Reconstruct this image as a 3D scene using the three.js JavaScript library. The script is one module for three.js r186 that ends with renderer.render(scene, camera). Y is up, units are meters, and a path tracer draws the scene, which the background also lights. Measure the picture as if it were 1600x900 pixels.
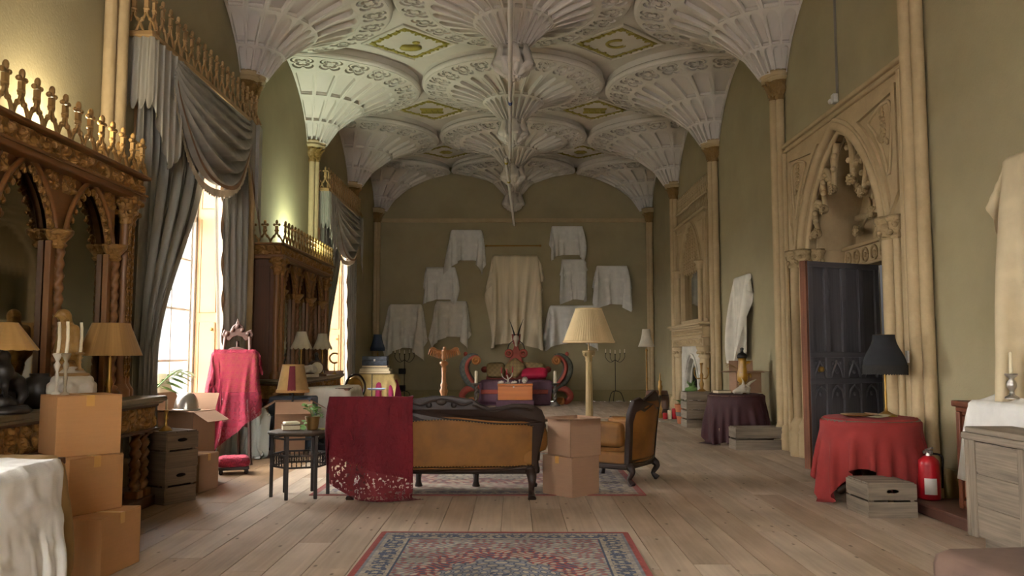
import * as THREE from 'three';
import { RoundedBoxGeometry } from 'three/addons/geometries/RoundedBoxGeometry.js';
import { mergeGeometries, mergeVertices, toCreasedNormals } from 'three/addons/utils/BufferGeometryUtils.js';
import { RectAreaLightUniformsLib } from 'three/addons/lights/RectAreaLightUniformsLib.js';
import { MarchingCubes } from 'three/addons/objects/MarchingCubes.js';
RectAreaLightUniformsLib.init();

// ---------------------------------------------------------------- camera, sky, exposure
const scene = new THREE.Scene();
const camera = new THREE.PerspectiveCamera(2 * Math.atan(450 / 1290) * 180 / Math.PI, 16 / 9, 0.1, 200);
camera.rotation.order = 'YXZ';
camera.position.set(0, 1.4, 0);
camera.focus = 8.5; camera.userData.fStop = 4;
camera.rotation.set(Math.atan(101 / 1290), Math.atan(2 / 1290), 0);
scene.background = new THREE.Color(1.0, 0.985, 0.955);       // even overcast sky
scene.backgroundIntensity = 30;
const renderer = new THREE.WebGLRenderer();
renderer.toneMapping = THREE.LinearToneMapping;
renderer.toneMappingExposure = 1.2;
renderer.shadowMap.enabled = true;

// ---------------------------------------------------------------- helpers
let seed = 7;
const rnd = () => { seed = (seed * 1664525 + 1013904223) >>> 0; return seed / 4294967296; };
const rr = (a, b) => a + (b - a) * rnd();
const { PI, sin, cos, abs, min, max, sqrt, floor, pow } = Math;
const lerp = (a, b, t) => a + (b - a) * t;
const clamp = (x, a = 0, b = 1) => min(b, max(a, x));
const smooth = (a, b, x) => { const t = clamp((x - a) / (b - a)); return t * t * (3 - 2 * t); };
const V = (x, y, z) => new THREE.Vector3(x, y, z);
const hash = (x, y, s = 0) => { let h = Math.imul(x, 374761393) + Math.imul(y, 668265263) + Math.imul(s, 974634777); h = Math.imul(h ^ (h >>> 13), 1274126177); return ((h ^ (h >>> 16)) >>> 0) / 4294967296; };
function vn(x, y, px, py, s = 0) {                          // value noise that repeats after px, py cells
  const ix = floor(x), iy = floor(y), fx = x - ix, fy = y - iy, m = (a, n) => ((a % n) + n) % n;
  const u = fx * fx * (3 - 2 * fx), v = fy * fy * (3 - 2 * fy);
  const a = hash(m(ix, px), m(iy, py), s), b = hash(m(ix + 1, px), m(iy, py), s), c = hash(m(ix, px), m(iy + 1, py), s), d = hash(m(ix + 1, px), m(iy + 1, py), s);
  return a + (b - a) * u + (c - a) * v + (a - b - c + d) * u * v;
}
function fbm(x, y, px, py, oct = 4, s = 0) { let a = 0, w = .5, t = 0; for (let i = 0; i < oct; i++) { a += w * vn(x, y, px, py, s + i); t += w; x *= 2; y *= 2; px *= 2; py *= 2; w *= .5; } return a / t; }

// geometries: all come out non-indexed with position, normal, uv
function flat(g) { const n = g.index ? g.toNonIndexed() : g; for (const k of Object.keys(n.attributes)) if (!['position', 'normal', 'uv'].includes(k)) n.deleteAttribute(k); n.morphAttributes = {}; n.clearGroups(); if (!n.attributes.uv) n.setAttribute('uv', new THREE.BufferAttribute(new Float32Array(n.attributes.position.count * 2), 2)); if (!n.attributes.normal) n.computeVertexNormals(); return n; }
const merge = (list) => (list.length === 1 ? flat(list[0]) : mergeGeometries(list.map(flat)));
function xf(g, p, r, s) {
  const m = new THREE.Matrix4().compose(p ? V(...p) : V(0, 0, 0), new THREE.Quaternion().setFromEuler(new THREE.Euler(...(r || [0, 0, 0]))), s ? (typeof s === 'number' ? V(s, s, s) : V(...s)) : V(1, 1, 1));
  return g.applyMatrix4(m);
}
function box(w, h, d, x = 0, y = 0, z = 0, r = 0) { const g = r ? new RoundedBoxGeometry(w, h, d, 1, r) : new THREE.BoxGeometry(w, h, d); return flat(g.translate(x, y, z)); }
const boxy = (w, h, d, x, y, z, r = 0) => box(w, h, d, x, y + h / 2, z, r);      // y is the underside
const cyl = (rt, rb, h, x = 0, y = 0, z = 0, seg = 16) => flat(new THREE.CylinderGeometry(rt, rb, h, seg).translate(x, y + h / 2, z));
const sph = (rx, ry, rz, x = 0, y = 0, z = 0, a = 12, b = 8) => flat(new THREE.SphereGeometry(1, a, b).scale(rx, ry, rz).translate(x, y, z));
const lathe = (pts, seg = 20, a0 = 0, al = PI * 2) => flat(new THREE.LatheGeometry(pts.map(([r, y]) => new THREE.Vector2(max(r, 1e-4), y)), seg, a0, al));
const tor = (R, r, a = 24, b = 8, arc = PI * 2) => flat(new THREE.TorusGeometry(R, r, b, a, arc));
function shape(pts, holes) { const s = new THREE.Shape(pts.map((p) => new THREE.Vector2(p[0], p[1]))); if (holes) s.holes = holes.map((h) => new THREE.Path(h.map((p) => new THREE.Vector2(p[0], p[1])))); return s; }
function ext(pts, d, { holes, bevel = 0, seg = 1 } = {}) {  // outline in xy, thickness along z, centred
  const g = new THREE.ExtrudeGeometry(shape(pts, holes), { depth: max(d - 2 * bevel, 1e-4), bevelEnabled: bevel > 0, bevelThickness: bevel, bevelSize: bevel, bevelOffset: -bevel, bevelSegments: seg, curveSegments: 6 });
  return flat(g.translate(0, 0, -d / 2 + bevel));
}
function sweep(pts, r, rad = 6, { n, closed = false, flatten = 1, caps = true } = {}) {   // tube of varying radius; r a number or f(t)
  const c = new THREE.CatmullRomCurve3(pts.map((p) => V(...p)), closed), N = n || max(4, pts.length * 4), F = c.computeFrenetFrames(N, closed), pos = [], idx = [], uv = [], L = c.getLength();
  for (let i = 0; i <= N; i++) { const t = i / N, p = c.getPointAt(t), R = typeof r === 'function' ? r(t) : r; for (let j = 0; j <= rad; j++) { const a = j / rad * PI * 2, q = p.clone().addScaledVector(F.normals[i], cos(a) * R).addScaledVector(F.binormals[i], sin(a) * R * flatten); pos.push(q.x, q.y, q.z); uv.push(j / rad * R * 6, t * L); } }
  for (let i = 0; i < N; i++) for (let j = 0; j < rad; j++) { const a = i * (rad + 1) + j, b = a + rad + 1; idx.push(a, b, a + 1, b, b + 1, a + 1); }
  if (caps && !closed) for (const i of [0, N]) { const p = c.getPointAt(i / N), k = pos.length / 3; pos.push(p.x, p.y, p.z); uv.push(0, 0); for (let j = 0; j < rad; j++) { const a = i * (rad + 1) + j; idx.push(k, i ? a : a + 1, i ? a + 1 : a); } }
  const g = new THREE.BufferGeometry(); g.setAttribute('position', new THREE.Float32BufferAttribute(pos, 3)); g.setAttribute('uv', new THREE.Float32BufferAttribute(uv, 2)); g.setIndex(idx); g.computeVertexNormals(); return flat(g);
}
function surf(f, nu, nv, { smoothN = true, uvs = [1, 1] } = {}) {                          // parametric sheet
  const pos = [], uv = [], idx = [];
  for (let j = 0; j <= nv; j++) for (let i = 0; i <= nu; i++) { const p = f(i / nu, j / nv); pos.push(p[0], p[1], p[2]); uv.push(i / nu * uvs[0], j / nv * uvs[1]); }
  for (let j = 0; j < nv; j++) for (let i = 0; i < nu; i++) { const a = j * (nu + 1) + i, b = a + nu + 1; idx.push(a, b, a + 1, b, b + 1, a + 1); }
  const g = new THREE.BufferGeometry(); g.setAttribute('position', new THREE.Float32BufferAttribute(pos, 3)); g.setAttribute('uv', new THREE.Float32BufferAttribute(uv, 2)); g.setIndex(idx);
  g.computeVertexNormals(); return flat(g);
}
function warp(g, f) { const p = g.attributes.position, v = V(0, 0, 0); for (let i = 0; i < p.count; i++) { v.fromBufferAttribute(p, i); f(v); p.setXYZ(i, v.x, v.y, v.z); } return toCreasedNormals(flat(g), .7); }
function twist(r, h, turns, { y = 0, x = 0, z = 0, lobes = 2, depth = .3, seg = 12, n = 0 } = {}) {   // barley-twist shaft
  const N = n || Math.ceil(turns * 10 + 2);
  return surf((u, v) => { const a = u * PI * 2, k = r * (1 - depth / 2 + depth / 2 * cos(lobes * (a - v * turns * PI * 2 / lobes * 1))); return [x + cos(-a) * k, y + v * h, z + sin(-a) * k]; }, seg, N, { uvs: [r * 6, h] });
}
function boxUV(g, off = 0, along) {                          // uv in metres, v along the longest side
  const p = g.attributes.position, n = g.attributes.normal, uv = g.attributes.uv; g.computeBoundingBox(); const s = g.boundingBox.getSize(V(0, 0, 0)).toArray();
  const L = along ?? s.indexOf(max(...s)), c = [0, 0, 0];
  for (let i = 0; i < p.count; i += 3) {
    const nx = abs(n.getX(i) + n.getX(i + 1) + n.getX(i + 2)), ny = abs(n.getY(i) + n.getY(i + 1) + n.getY(i + 2)), nz = abs(n.getZ(i) + n.getZ(i + 1) + n.getZ(i + 2));
    const d = nx > ny && nx > nz ? 0 : ny > nz ? 1 : 2; const o = [0, 1, 2].filter((k) => k !== d); const vI = o.includes(L) ? L : o[1], uI = o[0] === vI ? o[1] : o[0];
    for (let k = i; k < i + 3; k++) { c[0] = p.getX(k); c[1] = p.getY(k); c[2] = p.getZ(k); uv.setXY(k, c[uI] + off * 1.37, c[vI] + off * 2.11); }
  }
  return g;
}
const taken = {};
const numbered = (n) => { taken[n] = (taken[n] ?? -1) + 1; return taken[n] ? n + '_' + String(taken[n]).padStart(3, '0') : n; };
function add(parent, name, g, m) {
  if (Array.isArray(g)) g = merge(g);
  if (m.userData.box && !g.userData.mapped) { boxUV(g, m.userData.vary ? rnd() * 9 : 0); g.userData.mapped = true; }
  const o = new THREE.Mesh(g, m); o.name = parent === scene ? numbered(name) : name; o.castShadow = o.receiveShadow = true; parent.add(o); return o;
}
function tag(o, label, category, group) { Object.assign(o.userData, { label, category }); if (group) o.userData.group = group; return o; }
function thing(name, label, category, [x, y, z] = [0, 0, 0], ry = 0, group) { const o = new THREE.Group(); o.name = numbered(name); scene.add(o); o.position.set(x, y, z); o.rotation.y = ry; return tag(o, label, category, group); }
function struct(name) { const o = new THREE.Group(); o.name = name; scene.add(o); o.userData = { kind: 'structure' }; return o; }
function copy(src, label, [x, y, z], ry, s) { const o = src.clone(); o.name = numbered(src.name.replace(/_\d{3}$/, '')); o.userData = { ...src.userData, label }; scene.add(o); o.position.set(x, y, z); if (ry !== undefined) o.rotation.y = ry; if (s) o.scale.setScalar(s); return o; }

// ---------------------------------------------------------------- cloth: verlet sheet with colliders
function cloth({ nx = 36, ny = 36, w, h, at, flatAt, pin, cols = [], steps = 260, iters = 8, uvs, bend = .35, g = 9.8, damp = .975, fr = .55, wind = .0 }) {
  const W = nx + 1, N = W * (ny + 1), P = new Float64Array(N * 3), Q = new Float64Array(N * 3), F = [], fixed = new Uint8Array(N), E = [];
  flatAt = flatAt || ((u, v) => [u * w, v * h]);
  for (let j = 0; j <= ny; j++) for (let i = 0; i <= nx; i++) { const k = j * W + i, p = at(i / nx, j / ny); for (let c = 0; c < 3; c++) P[k * 3 + c] = Q[k * 3 + c] = p[c] + (hash(i, j, c) - .5) * .004; F.push(flatAt(i / nx, j / ny)); if (pin && pin(i / nx, j / ny)) { fixed[k] = 1; for (let c = 0; c < 3; c++) P[k * 3 + c] = Q[k * 3 + c] = p[c]; } }
  const link = (a, b, k) => { if (!(fixed[a] && fixed[b])) E.push(a * 3, b * 3, Math.hypot(F[a][0] - F[b][0], F[a][1] - F[b][1]), k / ((fixed[a] ? 0 : 1) + (fixed[b] ? 0 : 1)), fixed[a] ? 0 : 1, fixed[b] ? 0 : 1); };
  for (let j = 0; j <= ny; j++) for (let i = 0; i <= nx; i++) {
    const k = j * W + i; if (i < nx) link(k, k + 1, 1); if (j < ny) link(k, k + W, 1);
    if (i < nx && j < ny) { link(k, k + W + 1, .5); link(k + 1, k + W, .5); }
    if (i < nx - 1) link(k, k + 2, bend * .5); if (j < ny - 1) link(k, k + 2 * W, bend * .5);
  }
  const dt2 = .016 * .016, q = [0, 0, 0], S = new Float64Array(E), n = S.length;
  const gust = wind ? F.map((f) => [0, 1, 2].map((c) => wind * dt2 * (vn(f[0] * 5 + c * 7, f[1] * 3, 999, 999, c) - .5))) : null;
  for (let s = 0; s < steps; s++) {
    for (let k = 0; k < N; k++) { if (fixed[k]) continue; for (let c = 0; c < 3; c++) { const o = k * 3 + c, v = clamp((P[o] - Q[o]) * damp, -.05, .05); Q[o] = P[o]; P[o] += v + (c === 1 ? -g * dt2 : gust ? gust[k][c] : 0); } }
    for (let t = 0; t < iters; t++) {
      for (let e = 0; e < n; e += 6) {
        const a = S[e], b = S[e + 1], dx = P[b] - P[a], dy = P[b + 1] - P[a + 1], dz = P[b + 2] - P[a + 2], d = sqrt(dx * dx + dy * dy + dz * dz) || 1e-6;
        const f = (d - S[e + 2]) / d * S[e + 3], fa = f * S[e + 4], fb = f * S[e + 5]; P[a] += dx * fa; P[a + 1] += dy * fa; P[a + 2] += dz * fa; P[b] -= dx * fb; P[b + 1] -= dy * fb; P[b + 2] -= dz * fb;
      }
      if (t % 2 === 1) for (let k = 0; k < N; k++) { if (fixed[k]) continue; const o = k * 3; q[0] = P[o]; q[1] = P[o + 1]; q[2] = P[o + 2]; let hit = false; for (const c of cols) hit = c(q) || hit; if (hit) { for (let c = 0; c < 3; c++) { Q[o + c] = lerp(Q[o + c] + q[c] - P[o + c], q[c], fr); P[o + c] = q[c]; } } }
    }
  }
  const idx = [], uv = []; for (let k = 0; k < N; k++) uv.push(F[k][0], F[k][1]);
  for (let j = 0; j < ny; j++) for (let i = 0; i < nx; i++) { const a = j * W + i, b = a + W; idx.push(a, b, a + 1, b, b + 1, a + 1); }
  const geo = new THREE.BufferGeometry(); geo.setAttribute('position', new THREE.Float32BufferAttribute(P, 3)); geo.setAttribute('uv', new THREE.Float32BufferAttribute(uv, 2)); geo.setIndex(idx); geo.computeVertexNormals(); return flat(geo);
}
const cFloor = (y = .006) => (q) => { if (q[1] < y) { q[1] = y; return true; } };
const cPlane = (ax, sgn, d) => (q) => { if (sgn * (q[ax] - d) < 0) { q[ax] = d; return true; } };
const cBox = (x0, x1, y0, y1, z0, z1) => (q) => {
  if (q[0] <= x0 || q[0] >= x1 || q[1] <= y0 || q[1] >= y1 || q[2] <= z0 || q[2] >= z1) return false;
  const d = [q[0] - x0, x1 - q[0], (q[1] - y0) * 3, y1 - q[1], q[2] - z0, z1 - q[2]], k = d.indexOf(min(...d));
  q[k >> 1] = [x0, x1, y0, y1, z0, z1][k]; return true;
};
const cDisc = (cx, cz, R, top, y0 = -1) => (q) => { const dx = q[0] - cx, dz = q[2] - cz, r = Math.hypot(dx, dz); if (r >= R || q[1] >= top || q[1] < y0) return false; if (top - q[1] < R - r) q[1] = top; else { q[0] = cx + dx / r * R; q[2] = cz + dz / r * R; } return true; };

// ---------------------------------------------------------------- textures and materials
function tex(n, f, rx = 1, ry = rx, m = n) {                  // rx, ry: metres that one tile covers
  const d = new Uint8Array(n * m * 4);
  for (let y = 0; y < m; y++) for (let x = 0; x < n; x++) { const c = f((x + .5) / n, (y + .5) / m), o = (y * n + x) * 4; const a = typeof c === 'number' ? [c, c, c] : c; d[o] = clamp(a[0]) * 255; d[o + 1] = clamp(a[1]) * 255; d[o + 2] = clamp(a[2]) * 255; d[o + 3] = 255; }
  const t = new THREE.DataTexture(d, n, m); t.magFilter = THREE.LinearFilter; t.wrapS = t.wrapT = THREE.RepeatWrapping; t.repeat.set(1 / rx, 1 / ry); t.needsUpdate = true; return t;
}
const T = {
  plaster: tex(512, (u, v) => { const a = fbm(u * 5, v * 5, 5, 5, 5, 1), b = fbm(u * 24, v * 24, 24, 24, 3, 9), s = fbm(u * 9, v * 2, 9, 2, 4, 21); const k = .80 + .22 * a + .06 * (b - .5) + .08 * (s - .5); return [k, k * (.99 + .02 * (a - .5)), k * (.97 + .08 * (s - .5))]; }, 3.1),
  stone: tex(512, (u, v) => { const a = fbm(u * 6, v * 6, 6, 6, 5, 3), b = fbm(u * 40, v * 40, 40, 40, 2, 5); const k = .78 + .26 * a + .08 * (b - .5); return [k, k * (.98 + .03 * (a - .5)), k * (.94 + .1 * (a - .5))]; }, 1.3),
  wood: tex(512, (u, v) => { const w = fbm(u * 4, v * 1, 4, 1, 3, 2), g = vn((u + w * .06) * 64, v * 2, 64, 2, 4), g2 = vn((u + w * .05) * 22, v * 2, 22, 2, 6), k = .62 + .2 * g + .26 * g2 + .15 * (w - .5); return [k, k * .97, k * .93]; }, .6, 1.6),
  grey: tex(512, (u, v) => { const w = fbm(u * 3, v * 1, 3, 1, 3, 12), g = vn((u + w * .08) * 90, v * 3, 90, 3, 14), g2 = fbm(u * 14, v * 4, 14, 4, 3, 16), k = .5 + .26 * g + .5 * (g2 - .3); return [k, k * .98, k * .95]; }, .5, 1.1),
  floor: tex(1024, (u, v) => {
    const w = fbm(u * 4, v * 2, 4, 2, 4, 31), g = vn((u + w * .05) * 110, v * 4, 110, 4, 33), g2 = vn((u + w * .08) * 30, v * 3, 30, 3, 35), st = fbm(u * 7, v * 5, 7, 5, 5, 37), sc = fbm(u * 60, v * 14, 60, 14, 2, 39);
    let k = .70 + .12 * g + .12 * g2 + .42 * (st - .5) + .08 * (sc - .5), kn = 0; const cx = floor(u * 9), cy = floor(v * 5);
    for (let i = -1; i < 2; i++) for (let j = -1; j < 2; j++) { const X = cx + i, Y = cy + j, h = hash((X + 9) % 9, (Y + 5) % 5, 77); if (h > .5) continue; const px = X + .2 + .6 * hash((X + 9) % 9, (Y + 5) % 5, 5), py = Y + .2 + .6 * hash((X + 9) % 9, (Y + 5) % 5, 6), r = .05 + .1 * h; const dx = (u * 9 - px) / 9 * 1.4, dy = (v * 5 - py) / 5 * 1.2; kn = max(kn, 1 - smooth(.3, 1, Math.hypot(dx, dy) / (r * .16))); }
    k *= 1 - .62 * kn; return [k, k * (.965 - .05 * kn), k * (.92 - .1 * kn + .05 * (st - .5))];
  }, 1.6, 2.9),
  fabric: tex(256, (u, v) => { const a = fbm(u * 5, v * 5, 5, 5, 4, 41), wv = .5 + .25 * sin(u * PI * 2 * 64) + .25 * sin(v * PI * 2 * 64); return .8 + .22 * a + .05 * (wv - .5); }, .5),
  weave: tex(256, (u, v) => .5 + .25 * sin(u * PI * 2 * 42) + .25 * sin(v * PI * 2 * 42) + .3 * (fbm(u * 12, v * 12, 12, 12, 3, 44) - .5), .18),
  velvet: tex(256, (u, v) => { const a = fbm(u * 4, v * 4, 4, 4, 5, 51), b = fbm(u * 20, v * 20, 20, 20, 3, 53); const k = .62 + .5 * a + .2 * (b - .5); return [k, k * (1 + .08 * (a - .5)), k]; }, .8),
  damask: tex(256, (u, v) => { const x = u * 3, y = v * 3, a = sin(x * PI * 2) * sin(y * PI * 2) + .7 * sin(x * PI * 6 + 2 * sin(y * PI * 4)) * sin(y * PI * 6), b = fbm(u * 30, v * 30, 30, 30, 2, 61); return .62 + .28 * smooth(-.2, .3, a) + .22 * (b - .5); }, .42),
  streak: tex(256, (u, v) => { const a = fbm(u * 10, v * 2, 10, 2, 4, 71), b = fbm(u * 3, v * 3, 3, 3, 3, 73); return .66 + .3 * a + .22 * (b - .4); }, .9, 1.9),
  card: tex(256, (u, v) => { const a = fbm(u * 4, v * 4, 4, 4, 4, 81), b = vn(u * 90, v * 6, 90, 6, 83); return .86 + .14 * a + .05 * (b - .5); }, .7),
  marble: tex(256, (u, v) => { const a = fbm(u * 6, v * 6, 6, 6, 5, 91), b = abs(sin((u + a * .6) * PI * 8)); const k = .5 + .5 * a - .16 * pow(1 - b, 6); return [k, k * .98, k * .9]; }, .9),
  rough: tex(256, (u, v) => fbm(u * 24, v * 24, 24, 24, 4, 95), .4),
  lump: tex(256, (u, v) => { const a = fbm(u * 10, v * 10, 10, 10, 3, 97); return smooth(.35, .65, a); }, .3),
  lace: tex(512, (u, v) => { const x = u * 8, y = v * 8, fx = x - floor(x) - .5, fy = y - floor(y) - .5, d = Math.hypot(fx, fy), a = Math.atan2(fy, fx); const petal = d < .2 + .13 * cos(6 * a); const net = (abs(sin(x * PI * 7)) < .6) || (abs(sin(y * PI * 7)) < .6); const scroll = abs(sin(x * PI * 2 + 1.3 * sin(y * PI * 2))) < .22; return petal || net || scroll ? 1 : 0; }, .55),
  mesh: tex(512, (u, v) => { const a = fbm(u * 28, v * 28, 28, 28, 2, 103), net = (abs(sin(u * PI * 64)) < .36) || (abs(sin(v * PI * 64)) < .36); const e = fbm(u * 6, v * 6, 6, 6, 3, 105); return net || a > .36 - .1 * (e - .5) ? 1 : 0; }, .5),
};
function mat(color, o = {}) {
  const m = new (o.phys ? THREE.MeshPhysicalMaterial : THREE.MeshStandardMaterial)({ color, roughness: o.rough ?? .85, metalness: o.metal ?? 0, side: THREE.DoubleSide });
  if (o.map) m.map = o.map; if (o.bump) { m.bumpMap = o.bump; m.bumpScale = o.bs ?? .002; } if (o.alpha) { m.alphaMap = o.alpha; m.alphaTest = .5; }
  Object.assign(m, o.phys || {}); if (o.box !== false) m.userData.box = true; if (o.vary) m.userData.vary = true; m.name = o.name || ''; return m;
}
const cl = (color, o = {}) => mat(color, { map: T.fabric, bump: T.weave, bs: .0006, rough: .95, box: false, ...o });
const A = {
  wall: mat('#9d9170', { map: T.plaster, bump: T.rough, bs: .0015, rough: .92 }),
  vault: mat('#d6cec6', { map: T.plaster, rough: .9 }),
  stone: mat('#b09a76', { map: T.stone, bump: T.rough, bs: .002, rough: .85 }),
  stoneD: mat('#a08a66', { map: T.stone, bump: T.lump, bs: .006, rough: .85 }),
  cream: mat('#a8825a', { map: T.plaster, rough: .6 }),
  paint: mat('#c4c0ba', { map: T.plaster, rough: .55 }),
  base: mat('#8f8258', { map: T.plaster, rough: .7 }),
  oak: mat('#7c5229', { map: T.wood, bump: T.wood, bs: .001, rough: .45, vary: true }),
  oakD: mat('#563419', { map: T.wood, rough: .5, vary: true }),
  carved: mat('#92682f', { map: T.stone, bump: T.lump, bs: .01, rough: .5 }),
  gilt: mat('#9a7332', { map: T.stone, rough: .42, metal: .35 }),
  crest: mat('#9a7642', { map: T.stone, rough: .5 }),
  crestS: mat('#a8875a', { map: T.stone, rough: .6 }),
  dark: mat('#2b1b13', { map: T.wood, rough: .5, vary: true }),
  door: mat('#57555a', { map: T.wood, bump: T.wood, bs: .0012, rough: .6, vary: true }),
  doorE: mat('#7a4c36', { map: T.grey, bump: T.rough, bs: .004, rough: .9 }),
  crate: mat('#6f5a43', { map: T.grey, bump: T.grey, bs: .002, rough: .92, vary: true }),
  crateG: mat('#8f8170', { map: T.grey, bump: T.grey, bs: .002, rough: .92, vary: true }),
  soil: mat('#4a3b2c', { rough: 1 }),
  card: mat('#b07f4e', { map: T.card, rough: .9, vary: true }),
  cardP: mat('#9a775c', { map: T.card, rough: .9, vary: true }),
  cardIn: mat('#c9b299', { map: T.card, rough: .9 }),
  tape: mat('#b9883f', { rough: .35 }),
  brass: mat('#a98240', { rough: .35, metal: .85 }),
  bronze: mat('#35312e', { map: T.stone, rough: .42, metal: .5 }),
  iron: mat('#26231f', { rough: .6, metal: .6 }),
  silver: mat('#b5b0a8', { rough: .3, metal: .9 }),
  candle: mat('#dccfae', { rough: .55 }),
  bone: mat('#c9bfae', { map: T.stone, rough: .7 }),
  marble: mat('#7d6f52', { map: T.marble, rough: .35 }),
  white: mat('#d4cfc8', { map: T.marble, rough: .4 }),
  mirror: mat('#a8a498', { rough: .04, metal: 1, box: false }),
  glass: mat('#ffffff', { rough: .02, box: false, phys: { transmission: 1, thickness: 0, ior: 1.45 } }),
  sheet: cl('#dcd4c4'), sheetW: cl('#e2ded6'), sheetC: cl('#e0cfae', { map: T.streak }),
  curtain: cl('#a09a8e', { map: T.streak, rough: .72 }), lining: cl('#aca69a', { map: T.streak, rough: .75 }), fringe: cl('#8a6c50', { map: T.streak }), tassel: cl('#cdbfa6', { map: T.streak }),
  redcloth: cl('#8f2d2a', { rough: .95 }), shawl: cl('#6c1420', { map: T.velvet, bump: T.lump, bs: .004 }), hem: cl('#74252b', { map: T.velvet, alpha: T.mesh }), lace: cl('#83162e', { map: T.velvet, alpha: T.lace }), plum: cl('#3d171b', { map: T.velvet, rough: .7 }),
  purple: cl('#5d3a4a', { map: T.velvet, rough: .6 }), gold: cl('#7e5013', { map: T.velvet, rough: .7, box: true }), crimson: cl('#b0103a', { rough: .7, box: true }), damask: cl('#8d7448', { map: T.damask, rough: .7, box: true }),
  pinkred: mat('#a02840', { map: T.damask, bump: T.lump, bs: .006, rough: .95 }),
  black: mat('#1d1b1c', { rough: .8 }), red: mat('#a81420', { rough: .35 }), leaf: mat('#62803f', { rough: .6 }), leafP: mat('#9aa886', { rough: .7 }), terra: mat('#a5603c', { map: T.stone, rough: .9 }), paper: mat('#cdbf9c', { rough: .9 }),
};
// ---------------------------------------------------------------- the room
const W = 4.05, ZE = -24.05, ZB = 4.6, CH = 6.86;
const PZ = [-4.05, -8.05, -12.2, -16.2, -20.2];              // shafts along the side walls
const WIN = [[-11.43, -8.8], [-19.5, -16.9], [-3.2, -1.5]], WY0 = .6, WY1 = 4.7;
{ // floor: boards down the length of the hall
  const f = struct('floor'); add(f, 'subfloor', boxy(2 * W + 1.2, .1, ZB - ZE + .4, 0, -.15, (ZB + ZE) / 2), A.soil);
  const tones = ['#b8a48f', '#bca994', '#b29c86', '#c0ae9b'].map((c) => mat(c, { map: T.floor, bump: T.floor, bs: .0022, rough: .72, box: false }));
  const varn = ['#8f7253', '#86694b', '#957a5c', '#8a6d50'].map((c) => mat(c, { map: T.floor, bump: T.floor, bs: .0022, rough: .5, box: false }));   // unworn varnish along the window wall
  let x = -W - .02, row = 0;
  while (x < W) {
    const w = min(rr(.21, .28), W + .02 - x); let z = ZB; let first = rr(1, 4);
    while (z > ZE) {
      const L = min(first || rr(3.4, 5.6), z - ZE); first = 0; if (w < .04) break;
      const g = boxy(w - .005, .05, L - .004, x + w / 2, -.05 - rnd() * .0025, z - L / 2); boxUV(g, floor(rnd() * 40) * .37, 2); g.userData.mapped = true;
      add(f, 'floorboard', g, (x < -2.75 ? varn : tones)[floor(rnd() * 4)]); z -= L;
    }
    x += w; row++;
  }
}
function wallAlong(xi, xo, holes) {                            // boxes round openings [z0, z1, y0, y1]
  const out = [], x = (xi + xo) / 2, t = abs(xo - xi); let z = ZB + .3; const H = CH + .1;
  for (const [z0, z1, y0, y1] of holes.slice().sort((a, b) => b[1] - a[1])) {
    out.push(box(t, H, z - z1, x, H / 2, (z + z1) / 2)); if (y0 > 0) out.push(box(t, y0, z1 - z0, x, y0 / 2, (z0 + z1) / 2)); out.push(box(t, H - y1, z1 - z0, x, (H + y1) / 2, (z0 + z1) / 2)); z = z0;
  }
  out.push(box(t, H, z - ZE + .3, x, H / 2, (z + ZE - .3) / 2)); return out;
}
const DZ0 = -11.15, DZ1 = -8.71, DY = 4.2, FZ0 = -19.0, FZ1 = -17.5;
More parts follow.
